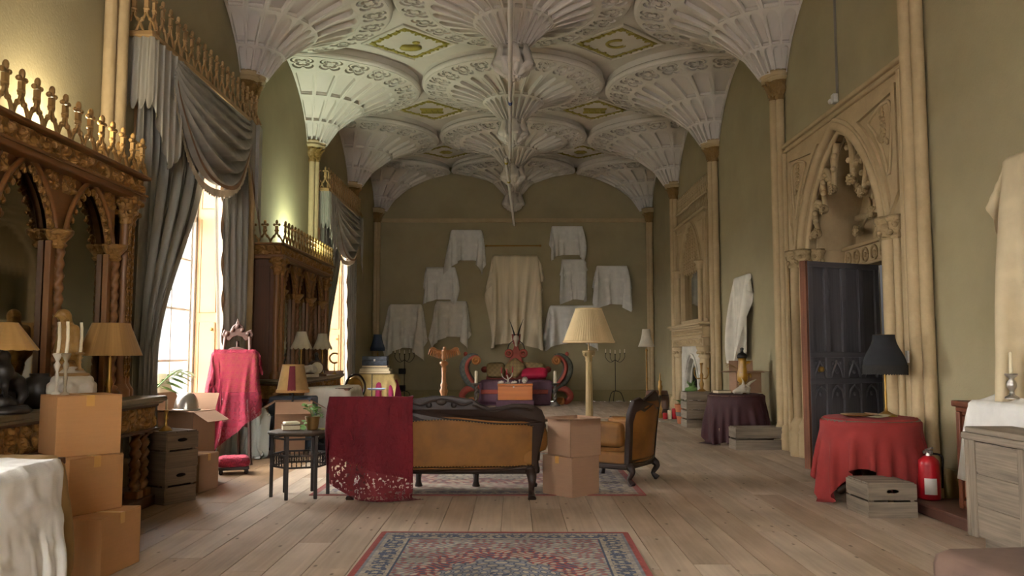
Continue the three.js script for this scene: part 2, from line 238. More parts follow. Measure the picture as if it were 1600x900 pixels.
{
  add(struct('wall_left'), 'plaster', wallAlong(-W, -W - .5, WIN.map(([a, b]) => [a, b, WY0, WY1])), A.wall);
  add(struct('wall_right'), 'plaster', wallAlong(W, W + .6, [[DZ0, DZ1, 0, DY], [FZ0, FZ1, 0, 1.25]]), A.wall);
  add(struct('wall_end'), 'plaster', box(2 * W + 1, CH + .1, .3, 0, (CH + .1) / 2, ZE - .15), A.wall);
  const H = CH + .1, bw = .95; // the bay window behind the camera lights the near side of everything
  add(struct('wall_behind'), 'plaster', [box(W + .5 - bw, H, .3, -(W + .5 + bw) / 2, H / 2, ZB + .15), box(W + .5 - bw, H, .3, (W + .5 + bw) / 2, H / 2, ZB + .15), box(2 * bw, .7, .3, 0, .35, ZB + .15), box(2 * bw, H - 5.6, .3, 0, (H + 5.6) / 2, ZB + .15)], A.wall);
  const bay = struct('window_behind'); for (let i = 0; i <= 6; i++) add(bay, 'mullion', boxy(.1, 4.9, .12, -bw + i * bw / 3, .7, ZB + .1, .02), A.stone); for (const y of [.7, 3.2, 5.55]) add(bay, 'transom', boxy(2 * bw, .1, .12, 0, y, ZB + .1, .02), A.stone);
  for (let i = 0; i < 6; i++) for (const [y, h] of [[.75, 2.45], [3.25, 2.3]]) add(bay, 'pane', boxy(bw / 3 - .1, h, .004, -bw + (i + .5) * bw / 3, y, ZB + .1), A.glass);
  const rail = struct('trim_1'); add(rail, 'picture_rail', [box(2 * W - .3, .1, .05, 0, 5.26, ZE + .025, .01), box(2 * W - .3, .03, .08, 0, 5.31, ZE + .04)], A.stone);
  const b = struct('baseboard_end'); add(b, 'board', [boxy(2 * W - .1, .28, .03, 0, 0, ZE + .015), boxy(2 * W - .1, .05, .045, 0, .28, ZE + .0225, .012)], A.base);
  const bl = struct('baseboard_left'); add(bl, 'board', [[ZB, WIN[2][1] + .1], [WIN[2][0] - .1, WIN[0][1] + .1], [WIN[0][0] - .1, WIN[1][1] + .1], [WIN[1][0] - .1, ZE]].flatMap(([a, c]) => [boxy(.03, .28, a - c, -W + .015, 0, (a + c) / 2), boxy(.045, .05, a - c, -W + .0225, .28, (a + c) / 2)]), A.base);
  const br = struct('baseboard_right'); add(br, 'board', [[ZB, -8.2], [-12.05, -16.5], [-20.05, ZE]].flatMap(([a, c]) => [boxy(.03, .28, a - c, W - .015, 0, (a + c) / 2), boxy(.045, .05, a - c, W - .0225, .28, (a + c) / 2)]), A.base);
}
{ // wall shafts with leaf capitals
  let n = 2; const shaftY = 5.2;
  const leaf = () => { const g = surf((u, v) => { const w = (.035 + .05 * sin(PI * min(v * 1.15, 1))) * (u - .5) * 2, y = v * .24, o = .02 + .09 * v * v; return [w, y - .05 * pow(v, 5), o + .02 * sin(u * PI)]; }, 4, 6); return g; };
  const leafG = leaf();
  const gold = mat('#7d5f2c', { map: T.stone, bump: T.lump, bs: .006, rough: .6 });
  for (const side of [-1, 1]) for (const z of [...PZ, -23.83]) {
    const t = struct('trim_' + n++); t.position.set(side * W, 0, z); t.rotation.y = side < 0 ? PI / 2 : -PI / 2;   // local +z points into the room
    for (const [x, r, o] of [[-.12, .06, .07], [.12, .06, .07], [0, .07, .12]]) add(t, 'shaft', [cyl(r, r, shaftY - .35, x, .35, o, 14), lathe([[r + .05, 0], [r + .05, .22], [r + .035, .25], [r + .045, .29], [r + .01, .35], [r, .36]], 14).translate(x, 0, o)], A.stone);
    add(t, 'fillet', box(.1, shaftY, .06, 0, shaftY / 2, .03), A.stone);
    add(t, 'capital_bell', [[-.12, .07], [.12, .07], [0, .12]].map(([x, o]) => lathe([[.06, 5.16], [.075, 5.19], [.062, 5.22], [.08, 5.34], [.13, 5.46]], 14).translate(x, 0, o)), gold);
    for (const [x, o, a] of [[-.2, .06, -1.2], [-.12, .12, -.6], [0, .17, 0], [.12, .12, .6], [.2, .06, 1.2], [-.06, .15, -.3], [.06, .15, .3]]) { const l = add(t, 'leaf', leafG, gold); l.position.set(x * .7, 5.22 + (abs(a) === .3 ? .04 : 0), o); l.rotation.y = a; }
    add(t, 'abacus', [[-.13, .08], [.13, .08], [0, .13]].map(([x, o]) => lathe([[.1, 5.44], [.17, 5.47], [.17, 5.5], [.15, 5.51], [.18, 5.54], [.18, 5.58], [0, 5.58]], 16).translate(x, 0, o)), A.stone);
  }
}
// ---------------------------------------------------------------- fan vault
{
  const ceil = struct('ceiling');
  add(ceil, 'ceiling_slab', box(2 * W + 1, .2, ZB - ZE + .8, 0, CH + .1, (ZB + ZE) / 2), A.vault);
  const arch = (a, y0, ys, yt, n = 5) => { const p = [[-a, y0]]; for (let i = 0; i <= 3; i++) p.push([-a, lerp(y0, ys, i / 3)]); for (let i = 1; i <= n; i++) { const t = i / n; p.push([-a * (1 - t * t * .55 - t * .45), lerp(ys, yt, sin(t * PI / 2))]); } for (let i = n - 1; i >= 1; i--) { const t = i / n; p.push([a * (1 - t * t * .55 - t * .45), lerp(ys, yt, sin(t * PI / 2))]); } for (let i = 3; i >= 0; i--) p.push([a, lerp(y0, ys, i / 3)]); return p.filter((q, i) => !i || q[0] !== p[i - 1][0] || q[1] !== p[i - 1][1]); };
  const lobes = (rx, ry, cx, cy, k, n = 6) => { const p = []; for (let i = 0; i < k * n; i++) { const a = i / (k * n) * PI * 2, r = .55 + .45 * pow(abs(sin(a * k / 2)), .6); p.push([cx + cos(a) * rx * r, cy + sin(a) * ry * r]); } return p; };
  const rect = (n) => { const p = []; for (let i = 0; i <= n; i++) p.push([-.5, i / n]); for (let i = n; i >= 0; i--) p.push([.5, i / n]); return p; };
  function fan(nodes, nCells, half) {                          // geometry of one fan; nodes are [radius, height]
    const c = new THREE.CatmullRomCurve3(nodes.map(([r, y]) => V(r, y, 0)), false, 'centripetal'), da = PI * 2 / nCells, seg = nodes.length - 1;
    const at = (k, s, o) => { const t = (k + s) / seg, p = c.getPoint(t), d = c.getTangent(t); return [p.x + d.y * o, p.y - d.x * o]; };
    const cell = (k, pts, holes, th) => toCreasedNormals(warp(ext(pts, 1, { holes }).translate(0, 0, .5), (v) => { const [r, y] = at(k, clamp(v.y), v.z * th); v.set(r * sin(v.x * da), y, r * cos(v.x * da)); }), .5);
    const prof = []; for (let i = 0; i <= seg * 5; i++) { const [r, y] = at(0, i / 5, 0); prof.push([r, y]); }
    const R = nodes[seg][0], Y = nodes[seg][1]; prof.push([R + .02, Y], [R + .03, CH + .02]);
    const al = PI * 2 * half, out = { shell: lathe(prof, Math.round(nCells * 2 * half), 0, al), cells: [], rings: [], da, n: Math.round(nCells * half) };
    for (let k = 0; k < seg - 1; k++) out.cells.push(['panel', cell(k, rect(4), [arch(.37, .03, k === seg - 2 ? .84 : .74, .95)], .07)]);
    out.cells.push(['rim_tracery', cell(seg - 1, rect(2), [lobes(.485, .47, 0, .5, 4)], .075)]);
    out.cells.push(['rim_foil', cell(seg - 1, lobes(.4, .39, 0, .5, 4), [lobes(.31, .3, 0, .5, 4)], .06)]);
    out.cells.push(['cusp', cell(seg - 1, lobes(.17, .17, 0, .5, 4, 4), null, .06)]);
    for (let k = 1; k <= seg; k++) { const [r, y] = at(k - 1, 1, 0), w = k === seg ? .035 : .03, q = (a, b) => [r + a * w, y + b * w]; out.rings.push(lathe([q(-1.2, 1), q(1, 1), q(1.5, .2), q(1.5, -.8), q(.6, -1.7), q(-.4, -1.9), q(-1, -1), q(-1.2, 1)], Math.round(nCells * 3 * half), 0, al)); }
    return out;
  }
  function place(G, name, x, z, ry, sx = 1, sz = 1, from = 0, count = G.n) {
    const s = add(ceil, name, G.shell, A.vault); s.position.set(x, 0, z); s.rotation.y = ry; s.scale.set(sx, 1, sz);
    for (const r of G.rings) add(s, 'ring_moulding', r, A.vault);
    for (const [n, g] of G.cells) for (let i = from; i < from + count; i++) { const m = add(s, n, g, A.vault); m.rotation.y = (i + .5) * G.da; }
    return s;
  }
  const wallNodes = [[.24, 5.57], [.46, 5.92], [.92, 6.31], [1.53, 6.6], [1.97, 6.71]], pendNodes = [[.17, 6.02], [.56, 6.43], [1.27, 6.66], [1.77, 6.74]];
  const wallFan = fan(wallNodes, 24, .5), cornerFan = fan(wallNodes, 24, .25), pend = fan(pendNodes, 24, 1), pendHalf = fan(pendNodes, 24, .5);
  for (const side of [-1, 1]) {
    for (const z of PZ.slice(1)) place(wallFan, 'vault_fan', side * (W - .01), z, side < 0 ? 0 : PI, 1.08, .985);
    place(cornerFan, 'vault_fan', side * (W - .01), ZE + .01, side < 0 ? 0 : -PI / 2, side < 0 ? 1.08 : .9, side < 0 ? .9 : 1.08);
  }
  // pendants with leafy bosses
  const bossLeaf = surf((u, v) => { const w = (.03 + .07 * sin(PI * v)) * (u - .5) * 2, y = -.5 * v, o = .16 + .17 * sin(v * PI * .95) - .06 * v; return [w, y + .03 * sin(v * 9) , o + .035 * sin(u * PI) + .02 * sin(v * 14)]; }, 6, 10);
  const ball = surf((u, v) => { const a = u * PI * 2, p = v * PI, k = sin(p); const r = .27 * (1 + .16 * cos(7 * a + 2.2 * sin(p * 2.5)) * k + .1 * cos(11 * a - 4 * p) * k); return [sin(a) * r * k, -.27 + .25 * cos(p), cos(a) * r * k]; }, 70, 30);
  const core = lathe([[.17, .02], [.19, 0], [.19, -.03], [.13, -.06], [.12, -.12], [.1, -.4], [.07, -.48], [.02, -.56]], 18);
  const bossG = merge([core, ball, ...[...Array(9)].map((_, i) => sph(.04, .05, .04, sin(i * .7) * .09, -.48, cos(i * .7) * .09, 7, 5))]);
  for (const [z, G, ry] of [[-8.05, pend, 0], [-12.2, pend, 0], [-16.2, pend, 0], [-20.2, pend, 0], [ZE + .01, pendHalf, -PI / 2]]) {
    const s = place(G, 'vault_pendant', 0, z, ry), zz = z === ZE + .01 ? .14 : 0;
    const b = add(s, 'boss', bossG, A.vault); b.rotation.y = -ry; b.position.set(0, 6.04, 0); if (zz) b.position.set(zz * cos(0), 6.04, 0);
    for (let i = 0; i < 7; i++) { const l = add(s, 'boss_leaf', bossLeaf, A.vault); l.position.copy(b.position); l.rotation.y = i / 7 * PI * 2 - ry; }
    add(s, 'collar', lathe([[.1, 6.01], [.2, 6.01], [.22, 6.03], [.2, 6.06], [.17, 6.07]], 20), A.vault).position.set(zz, 0, 0);
  }
  // lozenge panels with gilt leaf borders and emblems
  const gold = mat('#a3943f', { map: T.stone, rough: .55 });
  const dia = (r) => [[-r, 0], [0, -r], [r, 0], [0, r]];
  const frameG = merge([ext(dia(.86), .07, { holes: [dia(.79)], bevel: .012 }), ext(dia(.77), .03, { holes: [dia(.72)] })]).rotateX(PI / 2), panelG = ext(dia(.8), .02).rotateX(PI / 2), bandG = ext(dia(.72), .02, { holes: [dia(.64)] }).rotateX(PI / 2);
  const leafG = merge([sph(.05, .016, .03, 0, 0, 0, 8, 5), sph(.022, .02, .05, .02, 0, .03, 8, 5)]);
  const emblems = [
    () => [xf(tor(.17, .035, 20, 6, PI * 1.45), [0, 0, 0], [PI / 2, 0, 1.2], [1, 1, .6])],                                                        // crescent
    () => [xf(lathe([[.02, .0], [.16, .0], [.2, .1], [.2, .12], [.1, .13]], 12), [0, -.02, -.05], [-PI / 2, 0, 0], [1, 1, .25]), sph(.2, .02, .06, 0, 0, -.17), sph(.07, .03, .05, .12, 0, .06)],   // bowl of leaves
    () => [ext([[-.22, -.12], [.22, -.12], [.26, .12], [-.26, .12]], .03).rotateX(PI / 2), ...[-.13, 0, .13].map((x) => box(.02, .05, .16, x, -.02, 0)), box(.5, .04, .03, 0, -.02, -.12)],   // tub
    () => [...[...Array(6)].map((_, i) => sph(.075, .025, .045, cos(i / 6 * PI * 2) * .11, 0, sin(i / 6 * PI * 2) * .11, 8, 5)), sph(.05, .04, .05)],
  ];
  for (const side of [-1, 1]) [[-10.2, 0], [-14.2, side < 0 ? 1 : 0], [-18.2, 2], [-22.1, 3]].forEach(([z, e]) => {
    const m = add(ceil, 'lozenge_panel', panelG, A.vault); m.position.set(side * 1.83, CH - .005, z);
    add(m, 'lozenge_frame', frameG, A.vault); add(m, 'gilt_band', bandG, gold).position.y = -.012;
    for (let s = 0; s < 4; s++) for (let k = 0; k < 8; k++) { const t = (k + .5) / 8, p0 = dia(.66)[s], p1 = dia(.66)[(s + 1) % 4], l = add(m, 'gilt_leaf', leafG, gold); l.position.set(lerp(p0[0], p1[0], t), -.024, lerp(p0[1], p1[1], t)); l.rotation.y = s * PI / 2 + (k % 2 ? .8 : 2.2); }
    add(m, 'emblem', emblems[e](), gold).position.y = -.02;
  });
}
// ---------------------------------------------------------------- outside
{
  const g = struct('ground'); add(g, 'gravel', box(60, .1, 90, -34.7, -.75, -10), mat('#6d6a5c', { rough: 1 }));
  const wing = struct('exterior_wall'); add(wing, 'masonry', box(13, 9.6, .8, -14, 4.05, -30), mat('#4a4c50', { map: T.stone, rough: 1 }));
}
// ---------------------------------------------------------------- windows
function makeWindow(n, [z0, z1]) {
  const w = struct('window_' + n), zc = (z0 + z1) / 2, L = z1 - z0, H = WY1 - WY0; w.position.set(-W, 0, zc); w.rotation.y = PI / 2;   // local x along the wall, +z into the room
  const h = L / 2;
  add(w, 'window_sill', [boxy(L + .24, .06, .5, 0, WY0 - .06, -.2, .012), boxy(L + .1, .1, .05, 0, WY0 - .16, .02)], A.cream);
  for (const s of [-1, 1]) {
    add(w, 'architrave', [boxy(.16, H + .2, .05, s * (h + .07), WY0 - .05, .025, .012), boxy(.05, H + .2, .09, s * (h + .02), WY0 - .05, .02, .015), boxy(.04, H + .2, .08, s * (h + .14), WY0 - .05, .03, .012)], A.cream);
    const sh = add(w, 'shutter', boxy(.04, H, .32, s * (h - .02), WY0, -.18), A.cream);
    for (const [y, hh] of [[WY0 + .12, 1.1], [WY0 + 1.35, 1.3], [WY0 + 2.8, 1.15]]) add(sh, 'shutter_panel', [boxy(.012, hh, .2, s * (h - .046), y, -.18, .005), ...[-1, 1].map((k) => boxy(.02, hh, .02, s * (h - .05), y, -.18 + k * .11, .006))], A.cream);
    add(sh, 'knob', [sph(.022, .022, .022, s * (h - .075), 1.72, -.1), cyl(.008, .008, .03, s * (h - .06), 1.705, -.1)], A.brass);
    add(w, 'frame_stile', [boxy(.09, H, .1, s * (h - .045), WY0, -.4, .01), boxy(.05, H, .06, s * (h - .1), WY0, -.42, .008)], A.paint);
  }
  add(w, 'soffit', box(L, .04, .42, 0, WY1 - .02, -.2), A.cream);
  add(w, 'frame_rail', [boxy(L, .1, .1, 0, WY0, -.4, .01), boxy(L, .1, .1, 0, WY1 - .1, -.4, .01), boxy(L, .09, .1, 0, WY0 + 2.6, -.4, .01)], A.paint);
  add(w, 'mullion', boxy(.09, H, .1, 0, WY0, -.4, .01), A.paint);
  const cols = 4, rows = 6, pw = (L - .2) / cols;
  for (let i = 1; i < cols; i++) if (i !== 2) add(w, 'glazing_bar', boxy(.028, H, .04, -h + .1 + i * pw, WY0, -.42), A.paint);
  for (let j = 1; j < rows; j++) if (j !== 4) add(w, 'glazing_bar', boxy(L, .028, .04, 0, WY0 + j * H / rows, -.42), A.paint);
  for (let i = 0; i < cols; i++) for (let j = 0; j < rows; j++) add(w, 'pane', box(pw - .02, H / rows - .02, .004, -h + .1 + (i + .5) * pw, WY0 + (j + .5) * H / rows, -.425), A.glass);
  return w;
}
WIN.forEach((z, i) => makeWindow(i + 1, z));

// ---------------------------------------------------------------- cresting units
const crestUnit = (w, h, r = .011) => merge([
  sweep([[-w / 2, 0, 0], [-w * .36, h * .2, 0], [-w * .1, h * .36, 0], [-w * .03, h * .62, 0]], (t) => r * (1.2 - .3 * t), 5, { n: 6 }), sweep([[w / 2, 0, 0], [w * .36, h * .2, 0], [w * .1, h * .36, 0], [w * .03, h * .62, 0]], (t) => r * (1.2 - .3 * t), 5, { n: 6 }),
  box(r * 3.2, h * .3, r * 2, 0, h * .62, 0), sph(r * 2.6, r * 1.5, r * 1.8, 0, h * .56, 0, 7, 5), sph(r * 1.5, r * 2.8, r * 1.6, 0, h * .94, 0, 7, 5), sph(r * 1.5, r * 1.5, r * 1.5, r * 2.6, h * .83, 0, 6, 4), sph(r * 1.5, r * 1.5, r * 1.5, -r * 2.6, h * .83, 0, 6, 4), box(r * 5, r * 1.2, r * 1.4, 0, h * .83, 0), sph(r * 1.6, r * 1.6, r * 1.5, w * .2, h * .3, 0, 6, 4), sph(r * 1.6, r * 1.6, r * 1.5, -w * .2, h * .3, 0, 6, 4),
]);
// ---------------------------------------------------------------- pelmets and curtains, in the axes of the wall: x along it, z into the room
function windowDressing(zc, n, which) {
  const RY = PI / 2, P0 = [-W, 0, zc];                        // local x = -(z - zc): larger is further away
  const pel = thing('pelmet', `gilt Gothic crested pelmet over the ${which} window`, 'pelmet', P0, RY, 'crested pelmets'); const L = 3.62, D = .34, y = 4.66;
  add(pel, 'pelmet_board', [boxy(L, .05, D - .01, 0, y, D / 2 + .005, .012), boxy(L + .03, .03, D, 0, y - .02, D / 2 + .01, .01)], A.crestS);
  const cu = crestUnit(.2, .42, .014), nU = 18;
  for (let i = 0; i < nU; i++) { const m = add(pel, 'finial', cu, A.crestS); m.position.set(-L / 2 + (i + .5) * L / nU, y + .05, D - .03); }
  for (const s of [-1, 1]) for (const k of [.13, .26]) { const m = add(pel, 'finial', cu, A.crestS); m.position.set(s * (L / 2 - .03), y + .05, k); m.rotation.y = PI / 2; }
  const cg = 'silk curtains of the ' + which + ' window';
  // near and far panels
  const panel = (name, lab, zl, zr, y1, n0, amp, x0, m, part) => {
    const t = thing(name, lab, 'curtain', P0, RY, cg);
    const g = surf((u, v) => { const yy = lerp(y - .03, y1, v), a = zl(v), b = zr(v), ph = u * n0 * PI * 2 + .6 * sin(u * 7 + 1.3) + .5 * sin(v * 5 + u * 9); const k = amp * (.6 + .4 * smooth(0, .3, v)); return [lerp(a, b, u) + .03 * sin(ph * 2 + 1), yy, x0 + k * sin(ph) + .4 * k * sin(ph * .53 + 2 + v * 2)]; }, n0 * 12, 44, { uvs: [1.5, 4.6] });
    add(t, 'drape', g, m);
    if (part) { const p = g.attributes.position, e = surf((u, v) => { const yy = lerp(y - .05, y1, v), b = part === 'l' ? zl(v) : zr(v); return [b + (part === 'l' ? -.05 : .05) * u, yy, x0 + .02 + .015 * sin(v * 60 + u * 3) + amp * .6 * sin((part === 'l' ? 0 : n0) * PI * 2 + .6)]; }, 4, 60, { uvs: [.1, 4] }); void p; add(t, 'braid', e, A.fringe); }
    return t;
  };
  panel('curtain', `grey silk curtain swept back on the near side of the ${which} window`, (v) => -1.72 - .03 * v, (v) => lerp(.02, -1.22, smooth(.2, .78, v)) + .08 * smooth(.8, 1, v), .35, 9, .055, .2, A.curtain);
  panel('curtain', `grey silk curtain hanging straight on the far side of the ${which} window`, (v) => lerp(.58, .86, smooth(0, .9, v)) - .12 * smooth(.9, 1, v), (v) => lerp(1.72, 1.7, v), .02, 8, .06, .2, A.lining, 'l');
  // swag
  const sw = thing('swag', `draped silk swag with pale fringe over the ${which} window`, 'curtain', P0, RY, cg);
  const swag = (u, s) => { const sag = lerp(.02, 1.02, s), xl = lerp(-1.15, -1.42 + .12 * s, s), xr = lerp(1.5, 1.32, s), yl = lerp(y - .03, y - .3, s), yr = lerp(y - .03, y - .2, s); const c = pow(4 * u * (1 - u), .8); const e = sin(PI * u); const f = sin(s * PI * 2 * 6.5 + 1.2 * sin(u * 5)); return [lerp(xl, xr, u) + .1 * e * (s - .3), lerp(yl, yr, u) - sag * c * .92 - .035 * f * e, D + .03 + .16 * e * sin(PI * min(1, s * 1.05)) + .07 * f * (.25 + e) * (.4 + .6 * s)]; };
  add(sw, 'swag_folds', surf(swag, 40, 70, { uvs: [2.6, 1.6] }), A.curtain);
  add(sw, 'swag_braid', surf((u, v) => { const p = swag(u, 1), q = swag(u, .965); return [lerp(q[0], p[0], v), lerp(q[1], p[1], v) - .05 * v, q[2] + .02]; }, 40, 3, { uvs: [3, .1] }), A.fringe);
  add(sw, 'tassel_fringe', surf((u, v) => { const p = swag(u, 1); return [p[0] + .004 * sin(u * 700), p[1] - .05 - (.1 + .012 * sin(u * 260)) * v, p[2] + .006 * sin(u * 420)]; }, 220, 3, { uvs: [3, .1] }), A.tassel);
  // pleated tail (near) and zigzag jabot (far)
  const tl = thing('curtain_tail', `flat pleated curtain tail at the near end of the ${which} pelmet`, 'curtain', P0, RY, cg);
  add(tl, 'pleats', surf((u, v) => { const k = u * 5, f = k - floor(k), hem = y - .03 - (.62 + .5 * (1 - abs(u * 1.6 - .9)) + .06 * floor(k)); return [-1.8 + u * .8 + .03 * sin(f * PI * 2), lerp(y - .02, hem, v), D + .01 + .045 * (f < .75 ? f / .75 : (1 - f) * 4) - .02]; }, 60, 16, { uvs: [1.2, 1] }), A.lining);
  add(tl, 'return', surf((u, v) => [-1.8 + .022 * sin(u * 26 + v), lerp(y - .02, y - .72 + .06 * sin(u * 26), v), .02 + u * D], 40, 12, { uvs: [.34, 1] }), A.curtain);
  const jb = thing('curtain_jabot', `zigzag cascading jabot with brown edging at the far end of the ${which} pelmet`, 'curtain', P0, RY, cg);
  const jab = (u, v) => { const k = u * 4, f = abs((k % 2) - 1), hem = .55 + 1.05 * u; return [1.1 + .62 * (u * .75 + .25 * f), y - .03 - v * hem, D + .02 + .05 * (1 - f) + .012 * k]; };
  add(jb, 'cascade', surf(jab, 48, 18, { uvs: [1.6, 1.3] }), A.lining);
  add(jb, 'edging', surf((u, v) => { const p = jab(u, 1); return [p[0], p[1] + .1 - .16 * v, p[2] + .012]; }, 48, 3, { uvs: [1.6, .2] }), A.fringe);
}
windowDressing(-10.06, 1, 'nearer'); windowDressing(-18.2, 2, 'farther');

// ---------------------------------------------------------------- carved relief strip: a sheet of lumps with real depth
const relief = (w, h, d, f = 22) => surf((u, v) => { const x = u * w, y = v * h; const e = smooth(0, .12, v) * smooth(0, .12, 1 - v); return [x - w / 2, y, d * e * smooth(.3, .75, .5 * vn(x * f, y * f, 9999, 9999, 3) + .5 * abs(sin(x * f * .9)) * abs(sin(y * f * .8 + 1.2 * sin(x * f * .45))))]; }, Math.round(w * 110), Math.max(6, Math.round(h * 90)), { uvs: [w, h] });
const gothic = (hw, y0, ys, yt, n = 10) => { const R = (hw * hw + (yt - ys) ** 2) / (2 * hw), p = [[-hw, y0], [-hw, ys]]; const aEnd = Math.asin(min(1, (yt - ys) / R)); for (let i = 1; i <= n; i++) { const a = aEnd * i / n; const t = i / n, k = .3; p.push([lerp(-hw + R - R * cos(a), -hw * (1 - t), k), lerp(ys + R * sin(a), lerp(ys, yt, t), k)]); } const q = p.slice(0, -1).reverse().map(([x, y]) => [-x, y]); return [...p, ...q]; };
const archLine = (hw, ys, yt, n = 10) => gothic(hw, ys - .001, ys, yt, n).slice(1, -1);
// ---------------------------------------------------------------- Gothic mirror over a console
function mirrorUnit() {
  const t = thing('console_mirror', 'tall carved Gothic console mirror in the foreground, its shelf crowded with ornaments', 'mirror', [-W, 0, -6.03], PI / 2, 'Gothic console mirrors');
  const L = 3.45, hl = L / 2;
  add(t, 'marble_top', [boxy(L + .12, .05, .8, 0, .95, .4, .015), boxy(L + .06, .02, .77, 0, .93, .385)], A.marble);
  const cf = add(t, 'console_frieze', [boxy(L, .24, .72, 0, .69, .36), boxy(L + .04, .03, .75, 0, .68, .375, .01), boxy(L + .03, .025, .74, 0, .905, .37, .008)], A.oakD);
  add(cf, 'carved_leaves', relief(L - .06, .2, .035).translate(0, .71, .722), A.carved);
  for (const s of [-1, 1]) add(cf, 'carved_leaves', relief(.66, .2, .035).rotateY(s * PI / 2).translate(s * (hl + .002), .71, .36), A.carved);
  add(t, 'back_panel', boxy(L - .1, .68, .06, 0, 0, .05), A.dark);
  add(t, 'plinth', [boxy(L, .1, .74, 0, 0, .37, .012)], A.oakD);
  for (const x of [-1.62, -1.46, -.52, .52, 1.46, 1.62]) { const l = add(t, 'leg', [twist(.055, .5, 5.5, { x, y: .16, z: .66, lobes: 2, depth: .55 }), boxy(.12, .07, .12, x, .1, .66, .01), boxy(.12, .03, .12, x, .655, .66, .01)], A.oak); void l; }
  for (const x of [-1.62, 1.62]) add(t, 'leg', [twist(.05, .5, 5.5, { x, y: .16, z: .3, lobes: 2, depth: .55 }), boxy(.11, .07, .11, x, .1, .3, .01), boxy(.11, .03, .11, x, .655, .3, .01)], A.oak);
  // case and glass
  const body = add(t, 'case', [boxy(L - .14, 1.88, .36, 0, 1.0, .18)], A.oakD);
  for (const s of [-1, 1]) add(body, 'side_panel', [boxy(.05, 1.88, .46, s * (hl - .06), 1.0, .23), boxy(.02, 1.6, .3, s * (hl - .03), 1.12, .2, .006)], A.oakD);
  add(t, 'mirror_glass', boxy(L - .3, 1.84, .008, 0, 1.01, .368), A.mirror);
  const cols = [-1.38, -.46, .46, 1.38];
  for (const x of cols) {
    const c = add(t, 'column', [twist(.042, 1.13, 12, { x: x + .035, y: 1.1, z: .44, depth: .4 }), boxy(.07, 1.28, .05, x - .035, 1.0, .4, .006)], A.oak);
    add(c, 'column_base', lathe([[.085, 1.0], [.085, 1.05], [.06, 1.07], [.07, 1.09], [.045, 1.11]], 14).translate(x + .02, 0, .435), A.oak);
    add(c, 'column_capital', lathe([[.045, 2.22], [.07, 2.25], [.055, 2.27], [.105, 2.33], [.115, 2.35], [.115, 2.37], [0, 2.37]], 12).translate(x + .01, 0, .435), A.carved);
  }
  for (let i = 0; i < 3; i++) {
    const xc = (cols[i] + cols[i + 1]) / 2, hw = .4, al = archLine(hw, 2.34, 2.86, 8);
    const plate = add(t, 'arch', merge([ext([[-.46, 2.36], [-.46, 2.87], [.46, 2.87], [.46, 2.36]].concat([...archLine(hw, 2.34, 2.85, 8)].reverse()), .05).translate(xc, 0, .41), sweep(al.map(([x, y]) => [x + xc, y, .46]), .022, 6, { n: 22 }), sweep(al.map(([x, y]) => [x * .93 + xc, y * .985 + .035, .44]), .014, 5, { n: 22 })]), A.oak);
    for (let k = 1; k < 14; k++) { if (k === 7) continue; const c = new THREE.CatmullRomCurve3(al.map(([x, y]) => V(x, y, 0))), p = c.getPointAt(k / 14), q = c.getTangentAt(k / 14); add(plate, 'crocket', merge([sph(.036, .025, .022, 0, .0, 0, 7, 5), sph(.02, .03, .02, .02, -.03, .01, 6, 4), sph(.016, .02, .02, -.025, -.025, .01, 6, 4)]).translate(0, 0, 0), A.carved).position.set(p.x + xc + q.y * .045, p.y - q.x * .045, .44); }
    add(plate, 'spandrel_leaves', merge([-1, 1].map((s) => relief(.2, .16, .03, 30).translate(xc + s * .33, 2.68, .436))), A.carved);
  }
  for (const s of [-1, 1]) for (const [x, z] of [[hl - .2, .47], [hl - .07, .44]]) {
    const c = add(t, 'corner_column', [cyl(.05, .05, 1.66, s * x, 1.04, z, 12), lathe([[.085, 1.0], [.085, 1.06], [.065, 1.09], [.05, 1.12]], 12).translate(s * x, 0, z)], A.oak);
    add(c, 'bead_chain', merge([...Array(22)].map((_, k) => xf(tor(.024, .008, 8, 4), [s * (x - .02), 1.2 + k * .064, z + .05], [0, 0, 0], [.8, 1.2, 1]))), A.carved);
    add(c, 'column_capital', [lathe([[.052, 2.58], [.062, 2.6], [.055, 2.63], [.09, 2.69], [.06, 2.72], [.1, 2.79], [.11, 2.81], [.11, 2.85], [0, 2.85]], 14).translate(s * x, 0, z), ...[...Array(8)].map((_, k) => sph(.028, .024, .028, s * x + cos(k * PI / 4) * .085, 2.69, z + sin(k * PI / 4) * .085, 7, 5)), ...[...Array(8)].map((_, k) => sph(.03, .026, .03, s * x + cos(k * PI / 4 + .4) * .1, 2.79, z + sin(k * PI / 4 + .4) * .1, 7, 5))], A.carved);
  }
  const co = add(t, 'cornice', [boxy(L + .02, .06, .56, 0, 2.82, .28, .015), boxy(L + .04, .18, .52, 0, 2.87, .26), boxy(L + .1, .035, .59, 0, 3.035, .295, .012), boxy(L + .06, .02, .57, 0, 2.872, .285)], A.oak);
  add(co, 'carved_leaves', relief(L, .14, .04, 26).translate(0, 2.89, .522), A.carved);
  for (const s of [-1, 1]) add(co, 'carved_leaves', relief(.5, .14, .04, 26).rotateY(s * PI / 2).translate(s * (hl + .022), 2.89, .26), A.carved);
  const cu = crestUnit(.19, .33, .015);
  for (let i = 0; i < 18; i++) add(t, 'finial', cu, A.crest).position.set(-hl + (i + .5) * L / 18, 3.068, .55);
  for (const s of [-1, 1]) for (let k = 0; k < 3; k++) { const m = add(t, 'finial', cu, A.crest); m.position.set(s * (hl + .02), 3.068, .09 + k * .18); m.rotation.y = PI / 2; }
  return t;
}
const mir = mirrorUnit();
copy(mir, 'tall carved Gothic console mirror between the two curtained windows', [-W, 0, -14.2], PI / 2);

